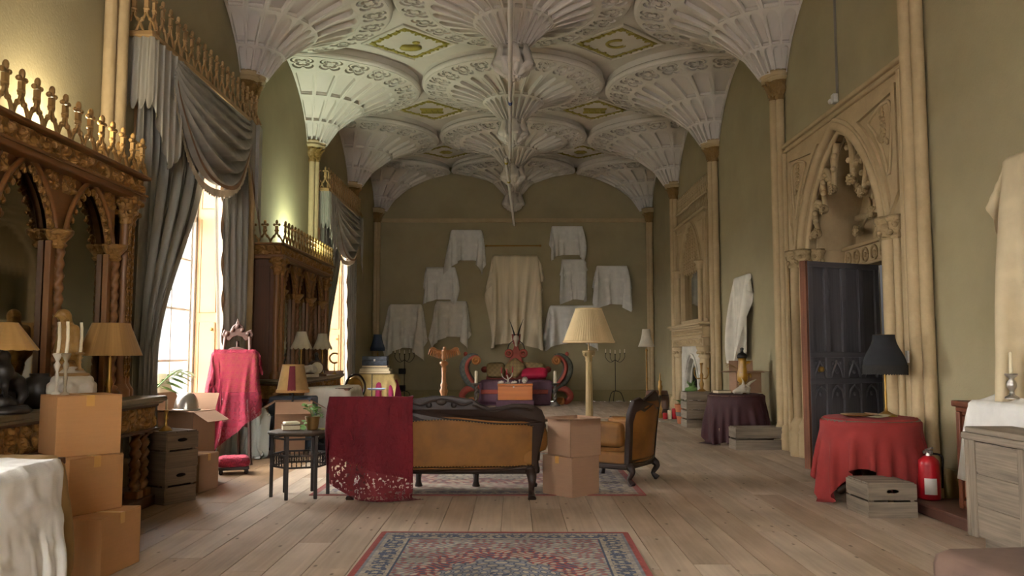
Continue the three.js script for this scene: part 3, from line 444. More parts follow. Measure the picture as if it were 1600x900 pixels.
// flood lamps standing on the cornices behind the cresting
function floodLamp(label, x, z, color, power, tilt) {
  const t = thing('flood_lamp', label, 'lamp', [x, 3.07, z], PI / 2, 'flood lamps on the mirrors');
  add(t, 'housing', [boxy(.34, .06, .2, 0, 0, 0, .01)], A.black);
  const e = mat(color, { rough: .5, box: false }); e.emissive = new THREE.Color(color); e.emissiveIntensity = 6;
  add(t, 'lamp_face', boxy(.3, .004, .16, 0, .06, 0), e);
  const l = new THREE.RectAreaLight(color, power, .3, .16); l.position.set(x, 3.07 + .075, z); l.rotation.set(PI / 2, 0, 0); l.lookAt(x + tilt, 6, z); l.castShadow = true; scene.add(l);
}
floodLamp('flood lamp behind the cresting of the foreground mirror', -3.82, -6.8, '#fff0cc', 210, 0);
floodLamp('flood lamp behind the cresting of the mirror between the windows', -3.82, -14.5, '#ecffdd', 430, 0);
// ---------------------------------------------------------------- Gothic doorway in the right wall
{
  const d = struct('door_1'), ZC = -9.93, hw = 1.22, ys = 2.78, yt = 4.12; d.position.set(W, 0, ZC); d.rotation.y = -PI / 2;   // local +x is nearer the camera, +z into the room
  const X0 = -1.83, X1 = 1.83, YT = 4.36;
  const hole = gothic(hw, 0, ys, yt, 12);
  const outline = [[X0, 0], [X0, YT], [X1, YT], [X1, 0], [hw, 0], ...hole.slice(1, -1).reverse(), [-hw, 0]];
  add(d, 'surround', ext(outline, .28).translate(0, 0, -.02), A.stone);
  add(d, 'hood_moulding', [boxy(X1 - X0 + .1, .06, .2, 0, YT - .02, .06, .02), boxy(X1 - X0, .05, .17, 0, YT - .1, .07, .02), boxy(.08, YT - .1, .06, X0 + .05, 0, .15, .02), boxy(.08, YT - .1, .06, X1 - .05, 0, .15, .02)], A.stone);
  const al = archLine(hw + .06, ys, yt + .04, 12), tube = (k, z, r, y = 0) => sweep(archLine(hw + k, ys, yt + k * .9 + y, 12).map(([x, yy]) => [x, yy, z]), r, 8, { n: 36 });
  add(d, 'arch_moulding', [tube(.05, .13, .055), tube(.13, .12, .03), tube(-.03, .06, .035), tube(-.02, -.08, .03)], A.stone); void al;
  for (const s of [-1, 1]) {                                  // spandrels: carved three-cornered panels
    const tri = (k) => { const c = archLine(hw + .2 + k, ys, yt + .16 + k * .9, 12).filter(([x]) => (s > 0 ? x > .2 + k : x < -.2 - k)); const xs = s * (1.66 - k), p = s > 0 ? [...c] : [...c].reverse(); return [[xs, YT - .2 - k], ...p.filter(([x, y]) => abs(x) < 1.62 - k && y < YT - .26 - k), [xs, ys + .25 + k * 2]]; };
    const sp = add(d, 'spandrel_frame', ext(tri(0), .05, { holes: [tri(.06).map(([x, y]) => [lerp(x, s * 1.3, .08), lerp(y, 3.9, .08)])] }).translate(0, 0, .13), A.stone);
    const inner = tri(.1).map(([x, y]) => [lerp(x, s * 1.3, .3), lerp(y, 3.9, .3)]);
    add(sp, 'spandrel_ridge', sweep(inner.map(([x, y]) => [x, y, .13]), .02, 5, { n: 50, closed: true }), A.stone);
    add(sp, 'spandrel_carving', merge([...Array(26)].map((_, i) => { const t = i / 26, a = t * 11; return sph(.035, .03, .02, s * (1.3 + .12 * cos(a) * (1 - t)) , 3.6 + .55 * t * (.6 + .4 * sin(a)), .128, 6, 4); })), A.stoneD);
    // jamb shafts with capitals and bases
    for (const [x, z, r] of [[1.27, .1, .06], [1.42, .15, .075], [1.56, .12, .05], [1.24, -.08, .05]]) {
      add(d, 'jamb_shaft', [cyl(r, r, 2.1, s * x, .5, z, 14), lathe([[r + .06, 0], [r + .06, .3], [r + .075, .33], [r + .04, .36], [r + .055, .42], [r + .02, .48], [r, .52]], 14).translate(s * x, 0, z)], A.stone);
      add(d, 'capital', [lathe([[r, 2.56], [r + .025, 2.58], [r + .01, 2.6], [r + .05, 2.72], [r + .07, 2.76], [r + .07, 2.8], [0, 2.8]], 12).translate(s * x, 0, z), ...[...Array(9)].map((_, k) => sph(.03, .03, .03, s * x + cos(k * .7) * (r + .035), 2.63 + .07 * (k % 2), z + sin(k * .7) * (r + .035), 6, 4))], A.stoneD);
    }
    add(d, 'reveal', [boxy(.08, ys, .5, s * (hw + .04 - .03), 0, -.3)], A.stone);
  }
  add(d, 'intrados', ext([...archLine(hw + .02, ys, yt + .02, 12), ...archLine(hw - .06, ys, yt - .07, 12).reverse()], .5).translate(0, 0, -.32), A.stone);
  // cusped tracery hanging from the arch, each cusp with a carved boss
  const c = new THREE.CatmullRomCurve3(archLine(hw - .05, ys, yt - .05, 12).map(([x, y]) => V(x, y, 0)));
  for (const s of [0, 1]) for (const [t0, t1, dp] of [[.04, .17, .3], [.17, .31, .36], [.31, .45, .42]]) {
    const a = c.getPointAt(s ? 1 - t0 : t0), b = c.getPointAt(s ? 1 - t1 : t1), m = c.getPointAt(s ? 1 - (t0 + t1) / 2 : (t0 + t1) / 2), ctr = V(0, 2.9, 0), dir = ctr.clone().sub(m).normalize(), tip = m.clone().addScaledVector(dir, dp * .7).add(V(0, -dp * .35, 0));
    const z = .02, mid = (p, k, o) => [lerp(p.x, tip.x, k) + dir.x * -o, lerp(p.y, tip.y, k) - dir.y * o, z];
    const q = add(d, 'cusp', [sweep([[a.x, a.y, z], mid(a, .45, .09), [tip.x, tip.y, z + .01]], (t) => .05 - .015 * t, 6, { n: 9 }), sweep([[b.x, b.y, z], mid(b, .45, .09), [tip.x, tip.y, z + .01]], (t) => .05 - .015 * t, 6, { n: 9 }), sweep([[m.x, m.y, z], mid(m, .5, -.02), [tip.x, tip.y, z]], .018, 5, { n: 7 }), ...[.25, .5, .75].map((k) => sph(.045, .035, .04, lerp(a.x, tip.x, k), lerp(a.y, tip.y, k), z + .03, 6, 4)), ...[.3, .6].map((k) => sph(.04, .04, .04, lerp(b.x, tip.x, k), lerp(b.y, tip.y, k), z + .03, 6, 4))], A.stone);
    add(q, 'boss', [sph(.06, .065, .06, tip.x, tip.y - .03, z + .03, 10, 8), ...[...Array(8)].map((_, k) => sph(.025, .02, .02, tip.x + .055 * cos(k * .8), tip.y - .03 + .055 * sin(k * .8), z + .06, 6, 4))], A.stoneD);
  }
  // back of the niche: tympanum with ribs, transom, and the inner doorway
  const bz = -.62, ox0 = -.66, ox1 = .62, oy = 2.52;
  add(d, 'tympanum', ext([[-hw - .1, 0], [-hw - .1, ys], ...archLine(hw + .1, ys, yt + .1, 12), [hw + .1, ys], [hw + .1, 0], [ox1, 0], [ox1, oy], [ox0, oy], [ox0, 0]], .1).translate(0, 0, bz), A.stone);
  add(d, 'inner_arch', [.0, .07, .14].map((k) => sweep(archLine(.78 - k, 2.72, 3.75 - k, 10).map(([x, y]) => [x + .25, y, bz + .06 + k * .2]), .035, 6, { n: 28 })), A.stone);
  for (const [x, y] of [[-.55, 3.55], [-.62, 2.98], [.5, 3.1]]) { const r = add(d, 'vault_rib', [sweep([[-1.1, y + .1, bz + .05], [lerp(-1.1, x, .5), y + .02, bz + .14], [x, y - .02, bz + .2]], (t) => .05 - .02 * t, 6, { n: 10 }), sweep([[x, y - .02, bz + .2], [x + .12, y + .25, bz + .12], [x - .05, y + .42, bz + .05]], .02, 5, { n: 8 })], A.stone); add(r, 'boss', [sph(.07, .07, .06, x, y - .02, bz + .22, 10, 8), ...[...Array(7)].map((_, k) => sph(.028, .028, .02, x + .06 * cos(k * .9), y - .02 + .06 * sin(k * .9), bz + .26, 6, 4))], A.stoneD); }
  const tr = add(d, 'transom', [boxy(2 * hw, .26, .16, 0, oy, bz + .1), boxy(2 * hw, .05, .22, 0, oy + .24, bz + .12, .015), boxy(2 * hw, .04, .2, 0, oy - .01, bz + .11, .012)], A.stone);
  for (let i = 0; i < 9; i++) add(tr, 'quatrefoil', [xf(tor(.085, .016, 16, 6), [-1.06 + i * .265, oy + .125, bz + .19]), sph(.035, .035, .02, -1.06 + i * .265, oy + .125, bz + .19, 8, 5)], A.stoneD);
  // the leaf, standing open into the hall
  const leaf = new THREE.Group(); leaf.name = 'door_leaf'; d.add(leaf); leaf.position.set(-.57, 0, -.58); leaf.rotation.y = -Math.atan2(1.12, .5) ; // hinge
  const LW = 1.2, LH = 2.5;
  add(leaf, 'leaf_board', boxy(LW, LH, .05, LW / 2, .015, 0), A.door);
  add(leaf, 'leaf_edge', boxy(.05, LH, .1, LW - .005, .015, 0, .006), A.doorE);
  for (const s of [1, -1]) {
    const z = s * .04;
    for (const x of [.05, .33, .61, .89, 1.15]) add(leaf, 'stile', boxy(.075, LH - .04, .035, x, .03, z, .008), A.door);
    for (const y of [.03, 1.02, 1.34, 2.44]) add(leaf, 'rail', boxy(LW - .02, .07, .04, LW / 2, y, z, .008), A.door);
    for (const x of [.19, .47, .75, 1.02]) { add(leaf, 'tracery', [sweep([[x - .1, 1.1, z], [x - .06, 1.2, z + s * .012], [x, 1.3, z]], .014, 5, { n: 8 }), sweep([[x + .1, 1.1, z], [x + .06, 1.2, z + s * .012], [x, 1.3, z]], .014, 5, { n: 8 }), sph(.03, .03, .015, x, 1.17, z, 8, 5), sph(.02, .025, .015, x - .06, 1.27, z, 7, 5), sph(.02, .025, .015, x + .06, 1.27, z, 7, 5)], A.door); add(leaf, 'tracery', [sweep([[x - .1, .84, z], [x - .07, .94, z + s * .01], [x, 1.0, z]], .014, 5, { n: 8 }), sweep([[x + .1, .84, z], [x + .07, .94, z + s * .01], [x, 1.0, z]], .014, 5, { n: 8 }), sph(.022, .03, .015, x, .9, z, 7, 5)], A.door); }
    add(leaf, 'door_knob', [sph(.035, .035, .03, 1.04, 1.2, z + s * .05), cyl(.01, .01, .02, 1.04, 1.19, z + s * .03), xf(cyl(.035, .035, .01, 0, 0, 0, 14), [1.04, 1.2, z + s * .02], [PI / 2, 0, 0])], A.brass);
  }
  // the passage beyond
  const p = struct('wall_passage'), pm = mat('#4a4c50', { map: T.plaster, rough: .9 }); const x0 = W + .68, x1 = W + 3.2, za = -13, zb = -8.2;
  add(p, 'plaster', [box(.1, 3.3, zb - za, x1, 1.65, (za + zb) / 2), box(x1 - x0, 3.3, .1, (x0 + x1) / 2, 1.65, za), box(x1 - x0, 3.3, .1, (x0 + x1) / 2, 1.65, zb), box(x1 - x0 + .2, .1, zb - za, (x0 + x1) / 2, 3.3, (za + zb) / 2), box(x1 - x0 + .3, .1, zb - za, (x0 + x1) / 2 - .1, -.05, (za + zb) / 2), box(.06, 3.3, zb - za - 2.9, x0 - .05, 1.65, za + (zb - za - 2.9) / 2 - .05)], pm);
  const pl = thing('added_passage_lamp', 'added unseen globe lamp brightening the passage beyond the open door', 'lamp', [5.9, 2.75, -11.6]), ge = mat('#fff4e2', { box: false }); ge.emissive = new THREE.Color('#fff4e2'); ge.emissiveIntensity = 2; add(pl, 'lamp_globe', sph(.1, .1, .1, 0, 0, 0, 16, 12), ge); add(pl, 'lamp_rod', cyl(.01, .01, .4, 0, .095, 0, 8), A.brass);  // lamp added out of view so the passage reads grey instead of black
  const pt = new THREE.PointLight('#fff4e8', 7); pt.position.set(5.9, 2.75, -11.6); pt.castShadow = true; scene.add(pt);
}
// ---------------------------------------------------------------- chimneypiece with overmantel
{
  const t = thing('chimneypiece', 'carved stone Gothic chimneypiece with mirrored overmantel on the wall beyond the open door', 'fireplace', [W, 0, -18.25], -PI / 2);
  add(t, 'mantel_shelf', [boxy(3.3, .05, .34, 0, 1.97, .17, .015), boxy(3.2, .04, .3, 0, 1.93, .15, .012)], A.stone);
  const fr = add(t, 'frieze', [boxy(3.1, .2, .24, 0, 1.73, .12), boxy(3.14, .035, .27, 0, 1.7, .135, .01), boxy(3.1, .16, .22, 0, 1.54, .11)], A.stone);
  add(fr, 'diaper_carving', merge([...Array(42)].flatMap((_, i) => [0, 1].map((k) => sph(.032, .035, .02, -1.5 + i * .073 + k * .036, 1.79 + k * .07, .24, 4, 3)))), A.stoneD);
  add(fr, 'leaf_carving', relief(3.0, .13, .03, 28).translate(0, 1.555, .222), A.stoneD);
  for (const s of [-1, 1]) for (const x of [1.36, 1.2]) add(t, 'pilaster', [cyl(.085, .085, 1.2, s * x, .15, .13, 14), boxy(.22, .16, .24, s * x, 0, .12, .015), lathe([[.085, 1.28], [.12, 1.32], [.1, 1.36], [.14, 1.46], [.16, 1.5], [.16, 1.54], [0, 1.54]], 12).translate(s * x, 0, .13), ...[...Array(8)].map((_, k) => sph(.04, .035, .04, s * x + cos(k * .785) * .12, 1.4, .13 + sin(k * .785) * .12, 6, 4))], A.stone);
  const oh = gothic(.62, 0, .75, 1.28, 10);
  add(t, 'marble_slip', [ext([[-1.1, 0], [-1.1, 1.54], [1.1, 1.54], [1.1, 0], [.62, 0], ...oh.slice(1, -1).reverse(), [-.62, 0]], .12).translate(0, 0, .06), sweep(gothic(.68, 0, .75, 1.36, 10).map(([x, y]) => [x, y, .13]), .03, 6, { n: 40 }), sweep(gothic(.56, 0, .75, 1.2, 10).map(([x, y]) => [x, y, .02]), .03, 6, { n: 40 })], A.white);
  add(t, 'firebox', [box(.06, 1.25, .55, -.73, .625, -.28), box(.06, 1.25, .55, .73, .625, -.28), box(1.5, 1.25, .06, 0, .625, -.55), box(1.5, .05, .55, 0, 1.23, -.28)], mat('#3d3836', { map: T.stone, rough: 1 }));
  add(t, 'fire_grate', [...[...Array(9)].map((_, i) => cyl(.012, .012, .34, -.4 + i * .1, .12, -.1, 6)), box(.9, .025, .025, 0, .46, -.1), box(.9, .025, .025, 0, .14, -.1), ...[-1, 1].map((s) => lathe([[.05, 0], [.03, .05], [.02, .3], [.04, .5], [.015, .56], [.03, .62], [0, .66]], 10).translate(s * .45, 0, -.08))], A.iron);
  // overmantel
  const H0 = 2.03, hw = 1.02, open = gothic(hw, 2.12, 3.25, 4.24, 10);
  add(t, 'overmantel_frame', ext([[-1.56, H0], [-1.56, 4.36], [1.56, 4.36], [1.56, H0]], .12, { holes: [open] }).translate(0, 0, .06), A.stone);
  add(t, 'overmantel_mouldings', [sweep(archLine(hw + .04, 3.25, 4.28, 10).map(([x, y]) => [x, y, .13]), .04, 6, { n: 30 }), sweep(archLine(hw + .14, 3.25, 4.32, 10).map(([x, y]) => [x, min(y, 4.31), .12]), .02, 5, { n: 30 }), boxy(3.2, .06, .18, 0, 4.33, .09, .015), boxy(.05, 2.2, .05, -1.5, 2.1, .13, .01), boxy(.05, 2.2, .05, 1.5, 2.1, .13, .01), ...[-1, 1].flatMap((s) => [boxy(.04, .5, .04, s * 1.36, 3.7, .13), boxy(.5, .04, .04, s * 1.12, 4.18, .13)])], A.stone);
  for (const s of [-1, 1]) add(t, 'overmantel_shaft', [cyl(.06, .06, 1.15, s * 1.14, 2.06, .16, 12), lathe([[.06, 3.14], [.1, 3.2], [.08, 3.23], [.13, 3.29], [.13, 3.32], [0, 3.32]], 12).translate(s * 1.14, 0, .16)], A.stone);
  add(t, 'mirror_glass', boxy(2 * hw + .04, 1.26, .01, 0, 2.08, .03), A.mirror);
  add(t, 'tympanum', boxy(2 * hw + .04, .98, .02, 0, 3.3, .02), A.stone);
  for (let i = 0; i < 9; i++) { const x = -.86 + i * .215, R = (hw * hw + .99 ** 2) / (2 * hw), top = 3.25 + sqrt(max(0, R * R - (R - hw + abs(x)) ** 2)) - .05; add(t, 'slender_pipe', [cyl(.045, .045, max(.05, top - 3.24), x, 3.24, .06, 8), sph(.06, .05, .04, x, max(3.3, top - .02), .08, 7, 5), flat(new THREE.ConeGeometry(.06, .14, 4)).rotateX(PI).translate(x, 3.2, .06)], A.stoneD); }
  const lat = add(t, 'lattice_band', [boxy(3.1, .04, .1, 0, 4.36, .06), boxy(3.16, .04, .12, 0, 4.68, .06, .01)], A.stone);
  for (let i = 0; i < 22; i++) for (const s of [-1, 1]) add(lat, 'lattice_bar', xf(box(.03, .42, .03), [-1.47 + i * .14, 4.54, .06 + s * .008], [0, 0, s * .46]), A.stone);
  add(t, 'lattice_back', boxy(3.08, .32, .02, 0, 4.38, .012), A.wall);
  const cu = crestUnit(.17, .36, .014); for (let i = 0; i < 18; i++) add(t, 'finial', cu, A.stone).position.set(-1.48 + i * .174, 4.72, .07);
  const h = struct('floor_hearth'); add(h, 'hearth_stone', boxy(1.05, .03, 2.9, W - .56, 0, -18.25, .008), mat('#b7aea0', { map: T.marble, rough: .6 }));
}
// ---------------------------------------------------------------- makers
const ell = (cx, cy, rx, ry, n = 14) => [...Array(n)].map((_, i) => [cx + cos(i / n * PI * 2) * rx, cy + sin(i / n * PI * 2) * ry]);
function crate(label, pos, ry, w, h, d, m, { rows = 2, gap = .012, top = false, hole = '' } = {}) {
  const t = thing('wooden_crate', label, 'crate', pos, ry, 'wooden crates'), sh = (h - gap * (rows - 1)) / rows, th = .014;
  for (const sx of [-1, 1]) for (const sz of [-1, 1]) add(t, 'corner_post', boxy(.035, h - .01, .035, sx * (w / 2 - .035), .005, sz * (d / 2 - .035)), m);
  for (let r = 0; r < rows; r++) {
    const y = r * (sh + gap);
    for (const s of [-1, 1]) { const hl = hole.includes('f') && r === floor(rows / 2) ; const rect = [[-w / 2, 0], [w / 2, 0], [w / 2, sh], [-w / 2, sh]]; add(t, 'slat', ext(rect, th, hl ? { holes: [ell(0, sh * .55, .055, .018)] } : {}).translate(0, y, s * (d / 2 - th / 2) + (rnd() - .5) * .003), m); }
    for (const s of [-1, 1]) { const hl = hole.includes('s') && r === floor(rows / 2); const rect = [[-d / 2 + th, 0], [d / 2 - th, 0], [d / 2 - th, sh], [-d / 2 + th, sh]]; add(t, 'slat', ext(rect, th, hl ? { holes: [ell(0, sh * .55, .055, .018)] } : {}).rotateY(PI / 2).translate(s * (w / 2 - th / 2), y, 0), m); }
  }
  const n = 3, bw = (d - .01) / n; for (let i = 0; i < n; i++) add(t, top ? 'top_board' : 'bottom_board', boxy(w - 2 * th, .014, bw - .012, 0, top ? h - .002 : .008, -d / 2 + (i + .5) * bw), m);
  if (top) add(t, 'inner_floor', boxy(w - .05, .01, d - .05, 0, .006, 0), m);  // bottom panel of lidded crates, in the same wood as the slats
  return t;
}
function carton(label, pos, ry, w, h, d, m, { flaps = null, tape = true } = {}) {
  const t = thing('cardboard_box', label, 'box', pos, ry, 'cardboard boxes');
  if (!flaps) {
    add(t, 'carton_body', boxy(w, h - .004, d, 0, 0, 0, .006), m);
    add(t, 'top_flap', boxy(w - .004, .004, d / 2 - .002, 0, h - .004, -d / 4), m); add(t, 'top_flap', boxy(w - .004, .004, d / 2 - .002, 0, h - .004, d / 4), m);
    if (tape) add(t, 'tape', [boxy(.05, .0015, d + .002, 0, h, 0).rotateY(PI / 2).scale(w / d, 1, 1), boxy(.0015, .07, .05, w / 2 + .0008, h - .07, 0), boxy(.0015, .07, .05, -w / 2 - .0008, h - .07, 0)], A.tape);
  } else {
    add(t, 'carton_body', [boxy(w, .006, d, 0, 0, 0), boxy(w, h, .006, 0, 0, d / 2 - .003), boxy(w, h, .006, 0, 0, -d / 2 + .003), boxy(.006, h, d, w / 2 - .003, 0, 0), boxy(.006, h, d, -w / 2 + .003, 0, 0)], m);
    const F = { f: [w, d * .5, [0, h, d / 2], 0], b: [w, d * .5, [0, h, -d / 2], PI], r: [d, w * .45, [w / 2, h, 0], PI / 2], l: [d, w * .45, [-w / 2, h, 0], -PI / 2] };
    for (const [k, ang] of Object.entries(flaps)) { const [fw, fl, p, a] = F[k]; const g = boxy(fw - .006, .005, fl, 0, -.0025, fl / 2).rotateX(ang); g.rotateY(a).translate(...p); add(t, 'flap', g, A.cardIn === m ? m : m); }
  }
  return t;
}
const cabriole = (x, z, h, ox, oz, r = .03) => sweep([[x, h, z], [x + ox * .9, h * .72, z + oz * .9], [x + ox * .3, h * .3, z + oz * .3], [x + ox * .7, .03, z + oz * .7], [x + ox, .01, z + oz]], (t) => r * (1.2 - .55 * smooth(0, .7, t) + .3 * smooth(.75, 1, t)), 8, { n: 14 });
function shade(rt, rb, h, { sides = 24, flare = 0, scallop = 0, pleat = 0, th = .003, y = 0, square = 0 } = {}) {   // lamp shade wall
  return surf((u, v) => { const a = u * PI * 2, k = v + flare * v * (v - 1), r0 = lerp(rt, rb, k) * (1 + pleat * sin(a * 60)), sq = square ? 1 / pow(pow(abs(cos(a)), square) + pow(abs(sin(a)), square), 1 / square) : 1; return [cos(a) * r0 * sq, y + h * (1 - v) - (scallop ? scallop * pow(v, 8) * abs(sin(a * 6)) : 0), sin(a) * r0 * sq]; }, pleat ? 240 : max(sides, scallop ? 72 : 0), 10, { uvs: [rb * 6, h] });
}
const shadeMat = (c, o = {}) => mat(c, { map: T.fabric, rough: .95, box: false, phys: { transmission: .25, thickness: 0 }, ...o });

// ---------------------------------------------------------------- sofa
{
  const t = thing('sofa', 'three-seat Victorian sofa in worn gold velvet with carved dark frame, seen from behind', 'sofa', [-.69, 0, -8.38]);
  const bend = (v) => { v.z -= .16 * pow(abs(v.x), 3); };
  const half = [[0, .985], [.1, .985], [.2, .965], [.29, .955], [.37, .9], [.46, .87], [.56, .88], [.68, .905], [.8, .905], [.9, .885], [.97, .84], [1.0, .77], [1.0, .68], [.97, .55], [.94, .42], [.93, .27]];
  const out = [...half.map(([x, y]) => [-x, y]).reverse(), ...half.slice(1)];
  const inTop = (x) => .745 + .025 * cos(x * 4.6) - .04 * smooth(.75, .95, abs(x)); const inn = [];
  for (let i = -10; i <= 10; i++) inn.push([i * .089, inTop(i * .089)]); const innL = [[-.88, .3], ...inn, [.88, .3]];
  const dense = (p, k = .06) => p.flatMap((a, i) => { const b = p[(i + 1) % p.length], n = max(1, Math.ceil(Math.hypot(b[0] - a[0], b[1] - a[1]) / k)); return [...Array(n)].map((_, j) => [lerp(a[0], b[0], j / n), lerp(a[1], b[1], j / n)]); });
  const fr = add(t, 'back_frame', warp(ext(dense(out), .07, { holes: [dense(innL)], bevel: .014, seg: 2 }).translate(0, 0, .36), bend), A.dark);
  add(fr, 'crest_carving', warp(merge([...[-1, 1].flatMap((s) => [sweep([[s * .02, .95, .4], [s * .12, .93, .41], [s * .2, .9, .41], [s * .3, .93, .4]], .014, 6), sweep([[s * .3, .9, .4], [s * .5, .83, .41], [s * .7, .87, .41], [s * .88, .84, .4]], .014, 6, { n: 14 }), sph(.03, .03, .02, s * .12, .9, .4)]), sph(.05, .035, .025, 0, .93, .4)]), bend), A.dark);
  add(t, 'backrest', warp(merge([surf((u, v) => { const x = lerp(-.9, .9, u), y = lerp(.27, inTop(x) + .015, v), e = sin(PI * u) ** .4 * sin(PI * v) ** .4; return [x, y, .375 + .012 * e]; }, 40, 14), surf((u, v) => { const x = lerp(-.9, .9, u), y = lerp(.27, inTop(x) + .015, v), e = sin(PI * u) ** .4 * sin(PI * v) ** .4; return [x, y, .32 - .09 * e]; }, 40, 14)]), bend), A.gold);
  add(t, 'stud_trim', warp(merge([...[...Array(60)].map((_, i) => { const x = -.88 + i * 1.76 / 59; return [[x, inTop(x) - .012], [x, .315]]; }).flat().map(([x, y]) => sph(.005, .005, .004, x, y, .4, 5, 3))]), bend), A.brass);
  add(t, 'seat_rail', warp(merge([boxy(1.86, .07, .06, 0, .225, .36, .02), boxy(1.9, .08, .06, 0, .22, -.36, .02), boxy(.06, .07, .7, -.92, .225, 0, .02), boxy(.06, .07, .7, .92, .225, 0, .02)].map((g) => g)), (v) => { v.z -= (v.z > .2 ? .16 : 0) * pow(abs(v.x), 3); }), A.dark);
  add(t, 'seat', box(1.82, .2, .68, 0, .38, -.04, .07), A.gold);
  for (const s of [-1, 1]) { const a = add(t, 'armrest', [xf(box(.16, .26, .5, 0, 0, 0, .07), [s * .95, .55, -.08])], A.gold); add(a, 'arm_scroll', [sweep([[s * .97, .62, .15], [s * 1.0, .66, -.1], [s * .98, .62, -.33], [s * .95, .45, -.38], [s * .94, .28, -.36]], .028, 7), sph(.05, .05, .03, s * .98, .62, -.34)], A.dark); }
  for (const [x, z, ox, oz] of [[-.86, .28, -.01, .1], [.86, .28, .01, .1], [-.86, -.35, -.05, -.05], [.86, -.35, .05, -.05], [-.3, -.36, 0, -.04], [.3, -.36, 0, -.04]]) add(t, 'leg', cabriole(x, z, .26, ox, oz, .043), A.dark);
  // red shawl thrown over the back
  const X0 = -1.2, X1 = -.27, ytop = .96;
  const g = cloth({ nx: 44, ny: 60, at: (u, v) => { const x = lerp(X0, X1, u), len = lerp(1.0, 1.52, pow(u, .7)), s = v * len - .45; const z = (s < -.02 ? -.07 : s > .1 ? .13 : s) + .36; return [x - .69, s < 0 ? ytop + .02 + s * .9 : s < .1 ? ytop + .02 : ytop + .02 - (s - .1), z - 8.38 + .02]; }, flatAt: (u, v) => [lerp(X0, X1, u) * 1.22, v * lerp(1.0, 1.52, pow(u, .7))], steps: 240, fr: .85, bend: .05, wind: 9, pin: (u, v) => abs(v * lerp(1.0, 1.52, pow(u, .7)) - .47) < .03 && u > .12,
    cols: [(q) => { const x = q[0] + .69, ax = abs(x); if (ax > 1.02) return false; const zo = -8.38 - .16 * ax ** 3, top = ax < .3 ? .985 : ax > .95 ? .84 : .9; const z0 = zo + .26, z1 = zo + .415; if (q[1] > top || q[1] < .2 || q[2] < z0 || q[2] > z1) return false; const d = [top - q[1], q[2] - z0, z1 - q[2], 1.02 - ax], k = d.indexOf(min(...d)); if (k === 0) q[1] = top; else if (k === 1) q[2] = z0; else if (k === 2) q[2] = z1; else q[0] = (x < 0 ? -1.02 : 1.02) - .69; return true; }, cBox(-1.66, .26, .2, .49, -8.76, -8.1), cFloor(.012)] });
  const sh = thing('red_shawl', 'dark red lace-edged shawl thrown over the sofa back', 'shawl'), part = (lo) => { const idx = [], N = g.attributes.position.count, uv = g.attributes.uv; for (let i = 0; i < N; i += 3) { const low = (uv.getY(i) + uv.getY(i + 1) + uv.getY(i + 2)) / 3 > .84 + .3 * (uv.getX(i) + 1.46); if (low === lo) idx.push(i, i + 1, i + 2); } const o = g.clone(); o.setIndex(idx); return o.toNonIndexed(); };
  add(sh, 'shawl_body', part(false), A.shawl); add(sh, 'lace_hem', part(true), A.hem);
}
// ---------------------------------------------------------------- armchair, seen from behind and the side
{
  const t = thing('armchair', 'gold velvet armchair with carved dark back beside the stacked cartons', 'armchair', [1.15, 0, -9.22], 1.0);
  // local: faces -z, back at +z
  const outline = [[-.36, .22], [-.37, .5], [-.4, .75], [-.37, .9], [-.28, .93], [-.2, .9], [-.1, .95], [0, 1.0], [.1, .95], [.2, .9], [.28, .93], [.37, .9], [.4, .75], [.37, .5], [.36, .22]];
  const tilt = (v) => { v.z += .12 * v.y * v.y - .5 * v.x * v.x + .02; };
  const den = outline.flatMap((a, i) => { const b = outline[(i + 1) % outline.length]; return [...Array(4)].map((_, j) => [lerp(a[0], b[0], j / 4), lerp(a[1], b[1], j / 4)]); });
  add(t, 'back_frame', warp(ext(den, .05, { bevel: .012, holes: [den.map(([x, y]) => [x * .86, lerp(.26, .86, (y - .22) / .78)])] }).translate(0, 0, .3), tilt), A.dark);
  add(t, 'backrest', warp(merge([surf((u, v) => [lerp(-.34, .34, u), lerp(.24, .88, v), .315 + .02 * sin(PI * u) * sin(PI * v)], 14, 12), surf((u, v) => [lerp(-.34, .34, u), lerp(.24, .88, v), .27 - .08 * (sin(PI * u) * sin(PI * v)) ** .5], 14, 12)]), tilt), A.gold);
  add(t, 'seat', [box(.66, .18, .6, 0, .4, -.06, .07), box(.7, .16, .64, 0, .28, -.04, .05)], A.gold);
  for (const s of [-1, 1]) { const a = add(t, 'armrest', [xf(box(.13, .27, .54, 0, 0, 0, .06), [s * .36, .535, -.02])], A.gold); add(a, 'arm_scroll', [sweep([[s * .39, .6, -.28], [s * .36, .4, -.32], [s * .34, .24, -.32]], .026, 7), sph(.045, .045, .03, s * .39, .62, -.27)], A.dark); }
  add(t, 'seat_rail', [box(.74, .06, .05, 0, .2, -.35, .02), box(.66, .06, .05, 0, .2, .28, .02), box(.05, .06, .62, -.35, .2, -.03, .02), box(.05, .06, .62, .35, .2, -.03, .02)], A.dark);
  for (const [x, z, ox, oz] of [[-.31, .26, -.02, .07], [.31, .26, .02, .07], [-.34, -.34, -.03, -.04], [.34, -.34, .03, -.04]]) add(t, 'leg', cabriole(x, z, .22, ox, oz, .04), A.dark);
}
// ---------------------------------------------------------------- cartons by the sofa
carton('closed cardboard box on the floor between sofa and armchair', [.575, 0, -8.37], .76, .4, .385, .4, A.cardP);
carton('open cardboard box stacked on a closed one between sofa and armchair', [.61, .385, -8.37], .62, .39, .37, .36, A.cardP, { flaps: { f: -.05, b: .35, r: .12, l: -.02 } });

